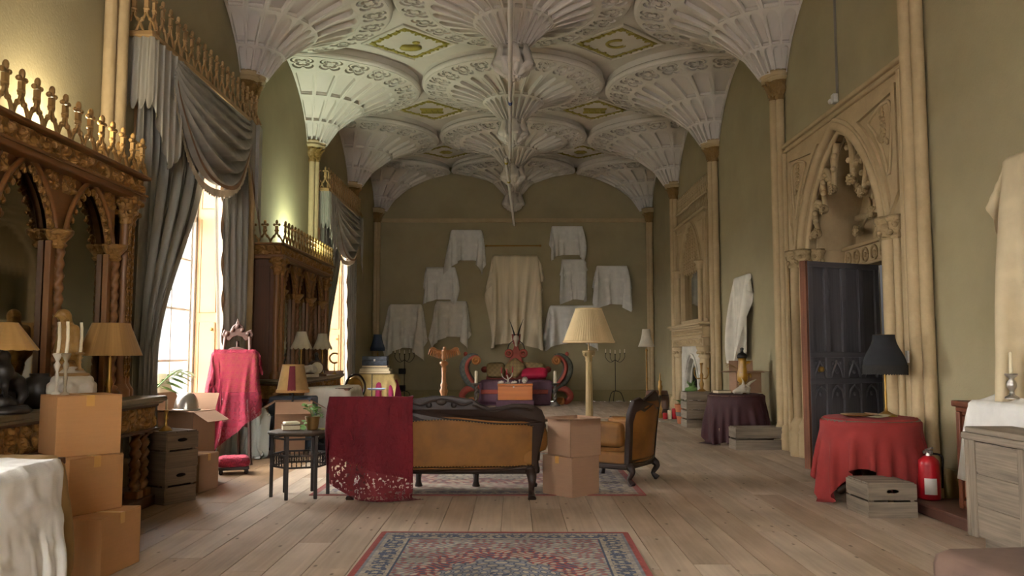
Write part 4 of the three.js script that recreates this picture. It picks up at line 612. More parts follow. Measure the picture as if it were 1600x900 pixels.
// ---------------------------------------------------------------- rugs
function rugTex(pal, seedN, med) {
  const hexes = pal.map((c) => { const k = new THREE.Color(c); k.convertLinearToSRGB(); return [k.r, k.g, k.b]; });
  const [red, navy, cream, grey, rose] = hexes;
  const t = tex(512, (u, v) => {
    const ex = min(u, 1 - u) * 1.9, ey = min(v, 1 - v) * 2.9, e = min(ex, ey); const n = fbm(u * 60, v * 90, 60, 90, 2, seedN), blot = fbm(u * 5, v * 7, 5, 7, 3, seedN + 4); let c;
    const along = ex < ey ? v * 2.9 : u * 1.9;
    if (e < .035) c = red; else if (e < .055) c = grey; else if (e < .085) c = abs(sin(along * 90)) > .5 ? cream : grey;
    else if (e < .21) { const p = along / .14, f = p - floor(p) - .5, q = (e - .148) / .062, d = Math.hypot(f * 2, q); c = d < .35 ? cream : d < .75 ? (abs(sin(Math.atan2(q, f) * 4)) > .4 ? navy : grey) : n > .55 ? navy : cream; }
    else if (e < .235) c = cream; else if (e < .25) c = navy;
    else {
      const X = (u - .5) * 1.9, Y = (v - .5) * 2.9, d = Math.hypot(X / .62, Y / .95), a = Math.atan2(Y, X), s = med ? .05 * cos(a * 16) : .1 * cos(a * 8);
      const fl = sin(X * 60 + 3 * sin(Y * 22)) * sin(Y * 60 + 3 * sin(X * 22));
      if (d + s < .25) c = fl > 0 ? cream : navy; else if (d + s < .66) { const ring = floor(d * 14), f = abs(sin(d * 14 * PI)) * abs(sin(a * 12 + ring * PI / 2)); c = f > .55 ? cream : f > .28 ? navy : grey; } else if (d + s < .95) c = fl > .25 ? cream : fl < -.4 ? navy : red; else c = fl > .15 ? cream : fl < -.3 ? rose : grey;
    }
    const k = .82 + .3 * (n - .5) + .25 * (blot - .5); return c.map((x) => x * k);
  }, 1); t.colorSpace = THREE.SRGBColorSpace; t.wrapS = t.wrapT = THREE.ClampToEdgeWrapping; return t;
}
function rug(name, label, x, z, w, L, ry, m) {
  const t = thing(name, label, 'rug', [x, 0, z], ry);
  const g = surf((u, v) => [(u - .5) * w, .0045 + .001 * sin(u * 9 + v * 13), (v - .5) * L], 20, 30, { uvs: [1, 1] }); const pile = add(t, 'pile', g, m); void pile;
  add(t, 'binding', [box(w, .005, .02, 0, .003, L / 2), box(w, .005, .02, 0, .003, -L / 2), box(.02, .005, L, w / 2, .003, 0), box(.02, .005, L, -w / 2, .003, 0)], mat('#8f453f', { rough: 1 }));
}
rug('rug', 'Persian medallion rug in faded red and blue on bare boards nearest the camera', -.085, -5.12, 1.9, 2.9, -.012, mat('#ffffff', { map: rugTex(['#a24a44', '#4a5268', '#b3a592', '#85848a', '#a0605a'], 201, true), bump: T.rough, bs: .002, rough: 1, box: false }));
rug('rug', 'faded pink Persian rug lying under the sofa', -.35, -10.0, 3.3, 3.5, 0, mat('#ffffff', { map: rugTex(['#a06058', '#7a6f72', '#bfae98', '#a39488', '#b08a7e'], 231, false), bump: T.rough, bs: .002, rough: 1, box: false }));

// ---------------------------------------------------------------- floor lamp with pleated shade
{
  const t = thing('floor_lamp', 'tall floor lamp with stained pleated cream shade on a fluted column behind the armchair', 'lamp', [.985, 0, -10.8]);
  add(t, 'base', [lathe([[.2, 0], [.2, .03], [.17, .06], [.08, .1], [.06, .14], [.055, .16]], 24)], A.gilt);
  const st = mat('#9c8457', { map: T.stone, rough: .6 });
  add(t, 'column', surf((u, v) => { const a = u * PI * 2, r = lerp(.052, .038, v) * (1 + .06 * cos(a * 10)); return [cos(a) * r, .16 + v * 1.14, sin(a) * r]; }, 60, 6), st);
  add(t, 'capital', [lathe([[.04, 1.28], [.05, 1.3], [.042, 1.32], [.06, 1.37], [.085, 1.4], [.085, 1.43], [0, 1.43]], 16), ...[0, 1, 2, 3].map((k) => xf(tor(.022, .01, 10, 5), [.07 * cos(k * PI / 2 + .785), 1.38, .07 * sin(k * PI / 2 + .785)], [0, -k * PI / 2 - .785, 0])), cyl(.01, .01, .2, 0, 1.43, 0, 8)], st);
  add(t, 'lamp_shade', shade(.17, .335, .44, { pleat: .012, y: 1.53 }), shadeMat('#d8bf8e', { map: T.streak }));
  for (const p of [[[.335, 1.525], [.342, 1.53], [.342, 1.55], [.333, 1.555]], [[.168, 1.955], [.177, 1.96], [.177, 1.975], [.167, 1.98]]]) add(t, 'shade_trim', lathe(p, 48), cl('#cbb083'));
  add(t, 'shade_spider', [xf(cyl(.004, .004, .33, 0, -.165, 0, 5), [0, 1.9, 0], [PI / 2, 0, 0]), xf(cyl(.004, .004, .33, 0, -.165, 0, 5), [0, 1.9, 0], [0, 0, PI / 2]), cyl(.006, .006, .32, 0, 1.6, 0, 6)], A.brass);
}
// ---------------------------------------------------------------- Moorish side table and what stands on it
{
  const t = thing('side_table', 'small dark octagonal Moorish side table on slender legs beside the sofa', 'table', [-2.1, 0, -8.24], .3);
  const dk = mat('#3a302a', { map: T.grey, rough: .75 }), R = .27;
  add(t, 'table_top', [lathe([[0, .6], [R + .03, .6], [R + .045, .62], [R + .04, .635], [0, .64]], 8)], mat('#5d4a36', { map: T.grey, rough: .7 }));
  const P = [...Array(6)].map((_, k) => [cos(k * PI / 3) * R, sin(k * PI / 3) * R]);
  P.forEach(([x, z], k) => {
    add(t, 'leg', [boxy(.034, .6, .034, x, 0, z, .006), sph(.022, .01, .022, x, .3, z, 6, 4)], dk);
    const q = P[(k + 1) % 6], dx = q[0] - x, dz = q[1] - z, L = Math.hypot(dx, dz), a = Math.atan2(-dz, dx);
    const [rail] = [.3, .41, .57].map((y) => add(t, 'rail', xf(box(L, .018, .014), [(x + q[0]) / 2, y, (z + q[1]) / 2], [0, a, 0]), dk));
    for (let i = 1; i < 6; i++) add(rail, 'spindle', lathe([[.004, 0], [.008, .02], [.004, .035], [.01, .055], [.004, .075], [.008, .09], [.004, .11]], 6).translate(x + dx * i / 6, .3, z + dz * i / 6), dk);
  });
  const b = thing('book', 'thick cream-topped book lying on the small octagonal table', 'book', [-2.2, .64, -8.24], .4);
  add(b, 'cover', [boxy(.17, .005, .13, 0, 0, 0), boxy(.17, .005, .13, 0, .045, 0), boxy(.17, .05, .006, 0, 0, -.064)], mat('#6b4a30', { rough: .8 })); add(b, 'pages', boxy(.162, .041, .12, 0, .004, .002), A.paper);
  const b2 = thing('cloth_pad', 'folded cream cloth pad on top of the book', 'cloth', [-2.195, .69, -8.24], .5); add(b2, 'pad', box(.15, .03, .12, 0, .016, 0, .013), A.candle);
  const p = thing('plant_pot', 'brass pot trailing green ivy on the small octagonal table', 'plant', [-1.985, .64, -8.24]);
  add(p, 'pot', lathe([[0, 0], [.052, 0], [.055, .01], [.066, .1], [.074, .13], [.07, .135], [.062, .12], [0, .11]], 20), mat('#7d6135', { rough: .5, metal: .6 }));
  add(p, 'soil', cyl(.062, .06, .01, 0, .108, 0, 14), A.soil);
  const lf = surf((u, v) => { const w = .024 * sin(PI * min(1, v * 1.1)) * (1 + .3 * cos(v * 18)) * (u - .5) * 2; return [w, .008 * sin(v * 3), v * .045]; }, 4, 6), lm = mat('#6f9a4e', { rough: .6, box: false });
  for (let i = 0; i < 9; i++) { const a = i * 2.2, hgt = rr(.04, .2), out = rr(.04, .12), pts = [[0, .11, 0], [cos(a) * out * .5, .13 + hgt * .7, sin(a) * out * .5], [cos(a) * out, .12 + hgt * (i % 3 ? .9 : .1), sin(a) * out]]; add(p, 'vine', sweep(pts, .0022, 4, { n: 6 }), A.leaf); const c = new THREE.CatmullRomCurve3(pts.map((q) => V(...q))); for (let k = 2; k <= 6; k++) { const o = add(p, 'leaf', lf, lm), q = c.getPoint(k / 6); o.position.copy(q); o.rotation.set(rr(-.5, .5), rr(0, 6.3), rr(-.4, .4)); o.scale.setScalar(rr(.7, 1.2)); } }
  for (let i = 0; i < 6; i++) { const yy = .1 - i * .035; const o = add(p, 'leaf', lf, lm); o.position.set(-.07 - .008 * (i % 3), yy < -.0 ? .02 : yy, .05); o.rotation.set(.5, i * 1.7, 0); }
  const l = thing('dried_leaf_sheet', 'pale yellow-green leafy paper at the edge of the small octagonal table', 'paper', [-1.86, .641, -8.22]); add(l, 'sheet', surf((u, v) => [(u - .5) * .13, .004 + .012 * sin(u * 5 + v * 4) ** 2, (v - .5) * .12], 8, 8), mat('#a3a060', { rough: .9 }));
}
// ---------------------------------------------------------------- figures: smooth union of tapered capsules, meshed as one body
function body(caps, { k = .02, res = 56, pad = .04, cut = [] } = {}) {
  const lo = [1e9, 1e9, 1e9], hi = [-1e9, -1e9, -1e9];
  const C = caps.map((c) => (c.length === 4 ? [...c.slice(0, 3), c[3], ...c.slice(0, 3), c[3]] : c));
  for (const c of C) for (const [o, r] of [[0, c[3]], [4, c[7]]]) for (let a = 0; a < 3; a++) { lo[a] = min(lo[a], c[o + a] - r); hi[a] = max(hi[a], c[o + a] + r); }
  const ctr = lo.map((l, i) => (l + hi[i]) / 2), half = max(...lo.map((l, i) => hi[i] - l)) / 2 + pad;
  const mc = new MarchingCubes(res, new THREE.MeshStandardMaterial(), false, false, 40000); mc.isolation = 0; const hs = res / 2;
  for (let z = 0; z < res; z++) for (let y = 0; y < res; y++) for (let x = 0; x < res; x++) {
    const p = [ctr[0] + (x - hs) / hs * half, ctr[1] + (y - hs) / hs * half, ctr[2] + (z - hs) / hs * half]; let s = 0;
    for (const c of C) { const bx = c[4] - c[0], by = c[5] - c[1], bz = c[6] - c[2], px = p[0] - c[0], py = p[1] - c[1], pz = p[2] - c[2], L = bx * bx + by * by + bz * bz, t = L ? clamp((px * bx + py * by + pz * bz) / L) : 0; const d = Math.hypot(px - bx * t, py - by * t, pz - bz * t) - lerp(c[3], c[7], t); s += Math.exp(-d / k); }
    let f = k * Math.log(s + 1e-30); for (const c of cut) f = min(f, Math.hypot(p[0] - c[0], p[1] - c[1], p[2] - c[2]) - c[3]); mc.field[x + y * res + z * res * res] = f;
  }
  mc.update(); const n = mc.count, P = new Float32Array(n * 3), N = new Float32Array(n * 3);
  for (let i = 0; i < n; i++) for (let a = 0; a < 3; a++) { P[i * 3 + a] = mc.positionArray[i * 3 + a] * half + ctr[a]; N[i * 3 + a] = mc.normalArray[i * 3 + a]; }
  const g = new THREE.BufferGeometry(); g.setAttribute('position', new THREE.BufferAttribute(P, 3)); g.setAttribute('normal', new THREE.BufferAttribute(N, 3)); return flat(g);
}
// ---------------------------------------------------------------- foreground cartons on the left
carton('lowest of the three stacked cardboard boxes beside the foreground console', [-2.74, 0, -5.46], -.08, .42, .37, .46, A.card);
carton('middle of the three stacked cardboard boxes beside the foreground console', [-2.87, .3705, -5.51], -.45, .38, .36, .4, A.card);
carton('topmost of the three stacked cardboard boxes, carrying candlesticks', [-2.9, .731, -5.58], -.8, .38, .39, .4, A.card);
// ---------------------------------------------------------------- draped table in the left corner
{
  const t = thing('trestle_table', 'low table hidden under beige and white cloths in the near left corner', 'table', [-2.87, 0, -4.3]);
  add(t, 'table_top', boxy(.66, .04, .9, 0, .77, 0, .008), A.oakD); for (const [x, z] of [[-.29, -.4], [.29, -.4], [-.29, .4], [.29, .4]]) add(t, 'leg', boxy(.05, .77, .05, x, 0, z), A.oakD);
  const col = cBox(-3.215, -2.525, .3, .825, -4.765, -3.835);
  const g = cloth({ nx: 44, ny: 44, w: 1.8, h: 1.6, at: (u, v) => [-2.86 + (u - .5) * 1.6, .86, -4.33 + (v - .5) * 1.6], cols: [col, cFloor(.006), cPlane(0, 1, -3.24)], steps: 240, wind: 6 });
  tag(add(scene, 'table_cloth', g, cl('#a98a5c', { map: T.fabric })), 'plain beige cloth draped over the low table in the near left corner', 'cloth');
  const col2 = cBox(-3.35, -2.33, .0, .845, -4.95, -3.6);
  const g2 = cloth({ nx: 60, ny: 56, w: 1.5, h: .95, at: (u, v) => [-3.22 + u * 1.35 + .03 * sin(v * 23 + u * 6), .875 + .035 * sin(u * 21 + v * 9) * sin(v * 14) - .1 * smooth(.55, 1, u), -4.4 + v * .85 - .12 * smooth(.55, 1, u) * (1 - v) + .02 * sin(u * 19 + v * 11)], cols: [col2, cFloor(.05)], steps: 150, bend: .03, wind: 14, fr: .93, pin: (u) => u < .02 });
  { const p = g2.attributes.position, uv = g2.attributes.uv; for (let i = 0; i < p.count; i++) { const a = uv.getX(i), b = uv.getY(i), r = (k, s) => 1 - abs(2 * fbm(a * k + 9, b * k + 3, 999, 999, 2, s) - 1); const d = .035 * r(5, 301) + .018 * r(12, 311) - .03; p.setXYZ(i, p.getX(i) + d * .9, p.getY(i) + d * .8, p.getZ(i) + d * .3); } g2.deleteAttribute('normal'); const w2 = mergeVertices(g2, 1e-4); w2.computeVertexNormals(); g2.setAttribute('normal', w2.toNonIndexed().attributes.normal); }
  tag(add(scene, 'dust_sheet', g2, A.sheetW), 'crumpled white dust sheet spilling over the beige cloth in the near left corner', 'sheet', 'dust sheets');
}
// ---------------------------------------------------------------- on the foreground console
{
  const lampMat = shadeMat('#b58a4c', { map: T.wood });
  const t = thing('table_lamp', 'table lamp with oblong tan shade on the foreground console', 'lamp', [-3.36, 1.0, -6.9]);
  add(t, 'lamp_base', lathe([[.085, 0], [.085, .012], [.06, .03], [.02, .05], [.018, .1], [.035, .14], [.018, .2], [.015, .36]], 20), A.brass);
  add(t, 'lamp_shade', shade(.13, .225, .27, { y: .375, square: 3.4, sides: 60 }), lampMat);
  add(t, 'shade_spider', [box(.3, .005, .005, 0, .42, 0), box(.005, .005, .3, 0, .42, 0), cyl(.006, .006, .1, 0, .34, 0, 6)], A.brass);
  const b = thing('figure_lamp', 'lamp with ribbed tan shade over a dark bronze rearing horse, at the left edge', 'lamp', [-3.36, 1.0, -5.5]);
  add(b, 'lamp_base', [lathe([[.15, 0], [.16, .015], [.15, .03], [.14, .035], [.13, .05], [0, .055]], 24)], A.bronze);
  add(b, 'bronze_horse', body([[-.02, .22, -.06, .055, .02, .27, .07, .06], [.02, .29, .08, .05, .05, .37, .12, .03], [.05, .37, .12, .03, .03, .36, .19, .018], [-.04, .2, -.07, .045, -.03, .1, -.1, .025], [-.03, .1, -.1, .022, -.05, .05, -.06, .018], [.04, .2, -.07, .045, .06, .12, -.1, .025], [.06, .12, -.1, .022, .05, .05, -.07, .018], [.0, .25, .1, .03, -.03, .2, .17, .018], [-.03, .2, .17, .016, -.02, .13, .15, .013], [.05, .25, .1, .03, .08, .19, .15, .018], [.08, .19, .15, .016, .08, .12, .13, .013], [0, .24, -.1, .02, .01, .12, -.17, .022], [0, .05, 0, .07, 0, .07, .03, .06], [-.06, .3, .0, .035, -.06, .39, .02, .028], [-.06, .39, .02, .03], [.04, .41, .11, .012, .05, .39, .1, .01]], { k: .012, res: 60 }), A.bronze);
  add(b, 'lamp_stem', cyl(.008, .008, .42, -.02, .05, 0, 8), A.bronze);
  add(b, 'lamp_shade', surf((u, v) => { const a = u * PI * 2, r = lerp(.07, .2, v) * (1 + .015 * cos(a * 16)); return [cos(a) * r - .02, .6 - v * .18 - .006 * abs(sin(a * 8)) * v, sin(a) * r]; }, 96, 8), shadeMat('#c79a55'));
  add(b, 'shade_spider', [box(.16, .005, .005, -.02, .56, 0), box(.005, .005, .16, -.02, .56, 0), cyl(.006, .006, .11, -.02, .46, 0, 6)], A.brass);
  const e = thing('eagle_statue', 'carved golden-brown eagle statue standing against the foreground mirror', 'statue', [-3.47, 1.0, -6.42], -.5);
  add(e, 'perch', [lathe([[.1, 0], [.1, .03], [.075, .05], [.065, .2], [.09, .3], [.08, .33], [0, .34]], 16)], A.carved);
  add(e, 'eagle_body', body([[0, .42, 0, .085, 0, .56, .0, .065], [0, .56, .0, .06, 0, .67, .02, .042], [0, .69, .03, .045], [0, .7, .06, .022, 0, .68, .1, .006], [-.08, .58, -.01, .035, -.1, .4, -.03, .03], [.08, .58, -.01, .035, .1, .4, -.03, .03], [-.1, .42, -.03, .03, -.06, .3, -.06, .012], [.1, .42, -.03, .03, .06, .3, -.06, .012], [0, .4, -.05, .05, 0, .25, -.1, .03], [-.03, .4, .03, .03, -.03, .34, .04, .022], [.03, .4, .03, .03, .03, .34, .04, .022]], { k: .012, res: 60 }), mat('#9c7436', { map: T.stone, bump: T.lump, bs: .004, rough: .5 }));
  const candle = (h) => surf((u, v) => { const a = u * PI * 2, r = .0105 * (1 + .08 * sin(a * 3 + v * 20)); return [cos(a) * r + .006 * sin(v * 3), v * h, sin(a) * r]; }, 10, 12);
  const stick = (lab, p, base, h, ch, m = A.bone) => { const s = thing('candlestick', lab, 'candlestick', p, 0, 'cream candlesticks with candles'); add(s, 'stick', lathe([[.03, 0], [.03, .008], [.012, .02], [.008, .05], [.014, h * .4], [.008, h * .55], [.022, h * .72], [.009, h * .8], [.03, h - .012], [.032, h - .006], [.026, h], [0, h]], 14), m); const c = add(s, 'candle', candle(ch).translate(0, h, 0), A.candle); add(c, 'wick', cyl(.0015, .0015, .014, .001, h + ch, 0, 4), A.black); return s; };
  stick('middle candlestick of three, standing on the topmost carton', [-2.97, 1.1215, -5.5], 0, .275, .21, mat('#8f8068', { map: T.stone, rough: .7 }));
  stick('left candlestick of three, its pale candle leaning, on the topmost carton', [-3.06, 1.1215, -5.56], 0, .275, .21);
  stick('right candlestick of three, raised on the pot carved with heads', [-3.13, 1.273, -5.98], 0, .13, .215, A.crest);
  const p = thing('head_pot', 'cream stone pot carved with ringed heads on the foreground console', 'pot', [-3.2, 1.0, -6.02]);
  const headCaps = (a) => { const c = cos(a), s = sin(a), at = (r, y, o = 0) => [c * r - s * o, y, s * r + c * o]; return [[...at(.1, .13), .058], [...at(.115, .1), .045], [...at(.152, .12), .014, ...at(.156, .105), .012], [...at(.148, .145, -.022), .012], [...at(.148, .145, .022), .012], [...at(.14, .08), .022], [...at(.1, .18, -.04), .03, ...at(.1, .18, .04), .03]]; };
  add(p, 'carved_heads', body([[0, .05, 0, .1, 0, .17, 0, .11], ...[.2, 1.27, 2.3, 3.35, 4.4, 5.44].flatMap(headCaps)], { k: .009, res: 70, pad: .02 }).translate(0, .02, 0), A.bone);
  add(p, 'pot_lid', lathe([[0, .22], [.1, .22], [.12, .235], [.11, .25], [.06, .262], [0, .272]], 20), A.crest);
  const pb = thing('round_urn', 'squat dark urn beside the bronze horse lamp', 'pot', [-3.42, 1.0, -5.98]); add(pb, 'urn', lathe([[.05, 0], [.09, .03], [.12, .1], [.115, .17], [.08, .22], [.06, .23], [.065, .25], [.05, .25], [.05, .2], [0, .05]], 20), A.bronze);
}
// ---------------------------------------------------------------- crates, cartons and oddments under the near window
crate('dark wooden crate on the floor by the foreground console, lower of two', [-3.34, 0, -7.98], -.5, .5, .325, .36, A.crate, { rows: 2, gap: .018, hole: 'fs' });
crate('dark wooden crate with closed top, stacked on another by the foreground console', [-3.33, .327, -7.98], -.52, .5, .325, .36, A.crate, { rows: 2, gap: .018, hole: 'fs', top: true });
carton('low cardboard box on the floor between crates and red footstool', [-3.3, 0, -8.6], -.2, .38, .37, .36, A.cardP);
carton('open cardboard box with pale flaps below the near window', [-3.6, 0, -9.16], -.25, .46, .76, .4, A.cardP, { flaps: { f: -.15, r: .5, b: -1.2, l: -1.3 } });
{
  const t = thing('brass_bell', 'small brass handbell lid resting on the upper dark crate', 'bell', [-3.28, .668, -7.86]); add(t, 'bell_body', lathe([[.065, 0], [.06, .01], [.035, .03], [.012, .04], [.008, .05], [.012, .06], [0, .068]], 16), A.brass);
  const j = thing('steel_jug', 'battered silver jug lying beside the dark crates', 'jug', [-3.62, .668, -8.08]); add(j, 'jug_body', lathe([[0, .0], [.05, 0], [.07, .05], [.06, .13], [.045, .16], [.055, .2], [.05, .2], [.04, .16], [0, .03]], 18), A.silver); add(j, 'handle', sweep([[.055, .17, 0], [.11, .15, 0], [.1, .07, 0], [.065, .05, 0]], .007, 6), A.silver);
  const c = thing('brass_candlestick', 'brass candlestick with stub candle standing on the upper dark crate', 'candlestick', [-3.36, .668, -8.06]); add(c, 'stick', lathe([[.045, 0], [.045, .01], [.015, .03], [.012, .08], [.022, .1], [.012, .14], [.026, .17], [.02, .18], [0, .18]], 14), A.brass); add(c, 'candle', cyl(.011, .012, .1, 0, .18, 0, 10), A.candle);
  const h = thing('steel_helmet', 'dull steel helmet resting on the open carton flaps', 'helmet', [-3.6, .768, -9.16], .4); add(h, 'shell', [surf((u, v) => { const a = u * PI * 2, r = .13 * pow(sin(PI / 2 * min(1, v + .02)), .8); return [cos(a) * r, .2 * cos(v * PI / 2), sin(a) * r * 1.15]; }, 24, 10), xf(tor(.14, .012, 24, 6), [0, .01, 0], [PI / 2, 0, 0], [1, 1.15, 1])], A.silver);
  const box1 = thing('support_tray', 'thin board laid across the open carton as a shelf', 'board', [-3.6, .761, -9.16], -.25); add(box1, 'board', boxy(.46, .006, .4, 0, 0, 0), A.cardP);
  // window-sill things
  const l = thing('small_lamp', 'small lamp with pale conical shade and blue rim on the near window sill', 'lamp', [-4.06, .6, -9.5]); add(l, 'lamp_base', lathe([[.07, 0], [.07, .015], [.03, .04], [.05, .12], [.04, .2], [.012, .26], [.01, .36]], 16), A.bronze); add(l, 'lamp_shade', shade(.085, .165, .23, { y: .33 }), shadeMat('#c9bda6')); add(l, 'shade_rim', lathe([[.164, .325], [.169, .33], [.169, .345], [.164, .35]], 32), mat('#4a5566')); add(l, 'shade_spider', [box(.2, .005, .005, 0, .42, 0), cyl(.005, .005, .1, 0, .34, 0, 6)], A.brass);
  const y = thing('bolster', 'mustard yellow bolster cushion on the near window sill', 'cushion', [-4.1, .6, -10.5]); add(y, 'bolster_body', xf(lathe([[0, -.42], [.06, -.42], [.085, -.38], [.09, 0], [.085, .38], [.06, .42], [0, .42]], 20), [0, .09, 0], [PI / 2, 0, 0]), cl('#b5852e'));
  const f = thing('dried_palm', 'pale green dried palm frond in a terracotta jar on the near window sill', 'plant', [-4.02, .6, -9.0]);
  add(f, 'jar', lathe([[0, 0], [.06, 0], [.09, .06], [.1, .14], [.07, .24], [.05, .28], [.065, .32], [.055, .32], [.04, .27], [0, .05]], 18), mat('#8b5b38', { map: T.stone, rough: .8 }));
  const spine = [[0, .25, 0], [.06, .42, -.25], [.1, .55, -.5], [.12, .6, -.72], [.13, .56, -.9]]; add(f, 'stem', sweep(spine, (t) => .01 - .007 * t, 6), A.leaf);
  const sc = new THREE.CatmullRomCurve3(spine.map((p) => V(...p))), lf = surf((u, v) => [.016 * sin(PI * min(1, v * 1.05)) * (u - .5) * 2, .01 * v - .05 * v * v, v * .22], 2, 5);
  for (let i = 0; i < 46; i++) { const t = .25 + .75 * i / 46, p = sc.getPointAt(t), o = add(f, 'leaflet', lf, t > .62 ? A.leafP : A.leaf); o.position.copy(p); o.rotation.set(-.3 + .4 * sin(i * 2.1), PI * (i % 2 ? .72 : 1.28) + .2 * sin(i), 0); o.scale.setScalar(lerp(.6, 1.15, sin(PI * t))); }
}
{ // footstool
  const t = thing('footstool', 'low footstool upholstered in red damask on the floor by the easel', 'stool', [-3.26, 0, -9.75], .35);
  add(t, 'cushion', box(.36, .13, .3, 0, .135, 0, .055), A.pinkred); add(t, 'frame', boxy(.34, .04, .28, 0, .05, 0, .012), A.dark); for (const [x, z] of [[-.14, -.11], [.14, -.11], [-.14, .11], [.14, .11]]) add(t, 'foot', lathe([[.012, 0], [.025, .015], [.025, .04], [.015, .055]], 10).translate(x, 0, z), A.dark);
}
// ---------------------------------------------------------------- carved easel with a red shawl over its picture
{
  const E = [-3.56, 0, -10.62], ry = .12; const t = thing('easel', 'tall carved dark wood easel standing before the near window', 'easel', E, ry), wd = mat('#4a2a1c', { map: T.wood, rough: .5, vary: true });
  for (const s of [-1, 1]) add(t, 'leg', sweep([[s * .25, 0, .2], [s * .235, .12, .17], [s * .21, .5, .1], [s * .18, .9, .03], [s * .16, 1.5, -.08], [s * .15, 1.62, -.1]], (k) => .024 + .008 * (1 - smooth(0, .06, k)), 7, { n: 24 }), wd);
  add(t, 'rear_leg', sweep([[0, 1.55, -.1], [0, .9, -.2], [0, .02, -.34]], .018, 6, { n: 10 }), wd);
  add(t, 'stretcher', [xf(ext([[-.22, 0], [-.12, .025], [0, .06], [.12, .025], [.22, 0], [.22, -.05], [.12, -.03], [0, -.045], [-.12, -.03], [-.22, -.05]], .03, { bevel: .006 }), [0, .5, .1])], wd);
  add(t, 'shelf', [boxy(.66, .035, .12, 0, .86, .1, .008), xf(ext([[-.3, 0], [.3, 0], [.26, -.05], [.12, -.04], [0, -.1], [-.12, -.04], [-.26, -.05]], .025, { bevel: .005 }), [0, .86, .14])], wd);
  add(t, 'crest', [xf(ext([[-.16, 0], [-.2, .06], [-.17, .13], [-.1, .1], [-.07, .17], [-.03, .2], [0, .28], [.03, .2], [.07, .17], [.1, .1], [.17, .13], [.2, .06], [.16, 0], [.1, -.02], [.06, .03], [0, .05], [-.06, .03], [-.1, -.02]], .04, { bevel: .008 }), [0, 1.57, -.1]), ...[[-.13, .07], [.13, .07], [0, .17], [-.06, .12], [.06, .12]].map(([x, y]) => sph(.03, .03, .02, x, 1.57 + y, -.075, 8, 6))], wd);
  add(t, 'crest_rail', xf(ext([[-.16, 0], [-.08, .04], [0, .06], [.08, .04], [.16, 0], [.1, -.03], [0, -.02], [-.1, -.03]], .03, { bevel: .006 }), [0, 1.42, -.07]), wd);
  const pc = thing('picture_frame', 'framed picture propped on the easel under the red shawl', 'picture', [E[0], .9, E[2]], ry); add(pc, 'frame', xf(boxy(.56, .5, .03, 0, 0, 0, .008), [0, 0, .1], [-.17, 0, 0]), A.gilt);
  const c0 = cos(ry), s0 = sin(ry), local = (q) => { const x = q[0] - E[0], z = q[2] - E[2]; return [x * c0 - z * s0, q[1], x * s0 + z * c0]; }, back = (l, q) => { q[0] = E[0] + l[0] * c0 + l[2] * s0; q[1] = l[1]; q[2] = E[2] - l[0] * s0 + l[2] * c0; };
  const inBox = (x, y0, y1, zf, zb) => (q) => { const l = local(q), f = zf(l[1]), b = zb(l[1]); if (abs(l[0]) > x || l[1] < y0 || l[1] > y1 || l[2] > f || l[2] < b) return false; const d = [x - abs(l[0]), y1 - l[1], f - l[2], l[2] - b], k = d.indexOf(min(...d)); if (k === 0) l[0] = Math.sign(l[0]) * x; else if (k === 1) l[1] = y1; else if (k === 2) l[2] = f; else l[2] = b; back(l, q); return true; };
  const g = cloth({ nx: 48, ny: 48, at: (u, v) => { const q = [0, 0, 0], x = lerp(-.72, .46, u), s = v * lerp(1.75, .9, u) - .25; back([x, s < 0 ? 1.44 + s * .6 : 1.44 - max(0, s - .06), s < 0 ? .0 : .06 + min(s, .3) * .7], q); return q; }, flatAt: (u, v) => [u * 1.18, v * lerp(1.75, .9, u)], steps: 300, fr: .9, bend: .1, wind: 5, pin: (u, v) => abs(v * lerp(1.75, .9, u) - .28) < .03 && u > .38 && u < .84,
    cols: [inBox(.3, .9, 1.42, (y) => .15 - .17 * (y - .9), (y) => .05 - .17 * (y - .9)), inBox(.35, .8, .91, () => .18, () => -.05), cPlane(0, 1, -4.0), cFloor(.01)] });
  tag(add(scene, 'lace_shawl', g, A.lace), 'crimson lace shawl hung over the easel and trailing to the floor', 'shawl');
  const pd = cloth({ nx: 40, ny: 30, w: 1.3, h: .9, at: (u, v) => [max(-4.0, -3.66 + (u - .5) * .66 + .05 * sin(v * 21)), .25 + .35 * (1 - v) + .06 * sin(u * 30), -11.1 + (v - .5) * .42 + .06 * sin(u * 25 + v * 6)], cols: [cFloor(.01), cPlane(0, 1, -4.0), cPlane(0, -1, -3.3), cPlane(2, -1, -10.85)], steps: 120, bend: .05, fr: .9, pin: (u, v) => v < .03 });
  tag(add(scene, 'cloth_heap', pd, cl('#a9aba0', { map: T.streak, rough: .7 })), 'crumpled silvery curtain cloth heaped on the floor behind the easel', 'cloth');
}
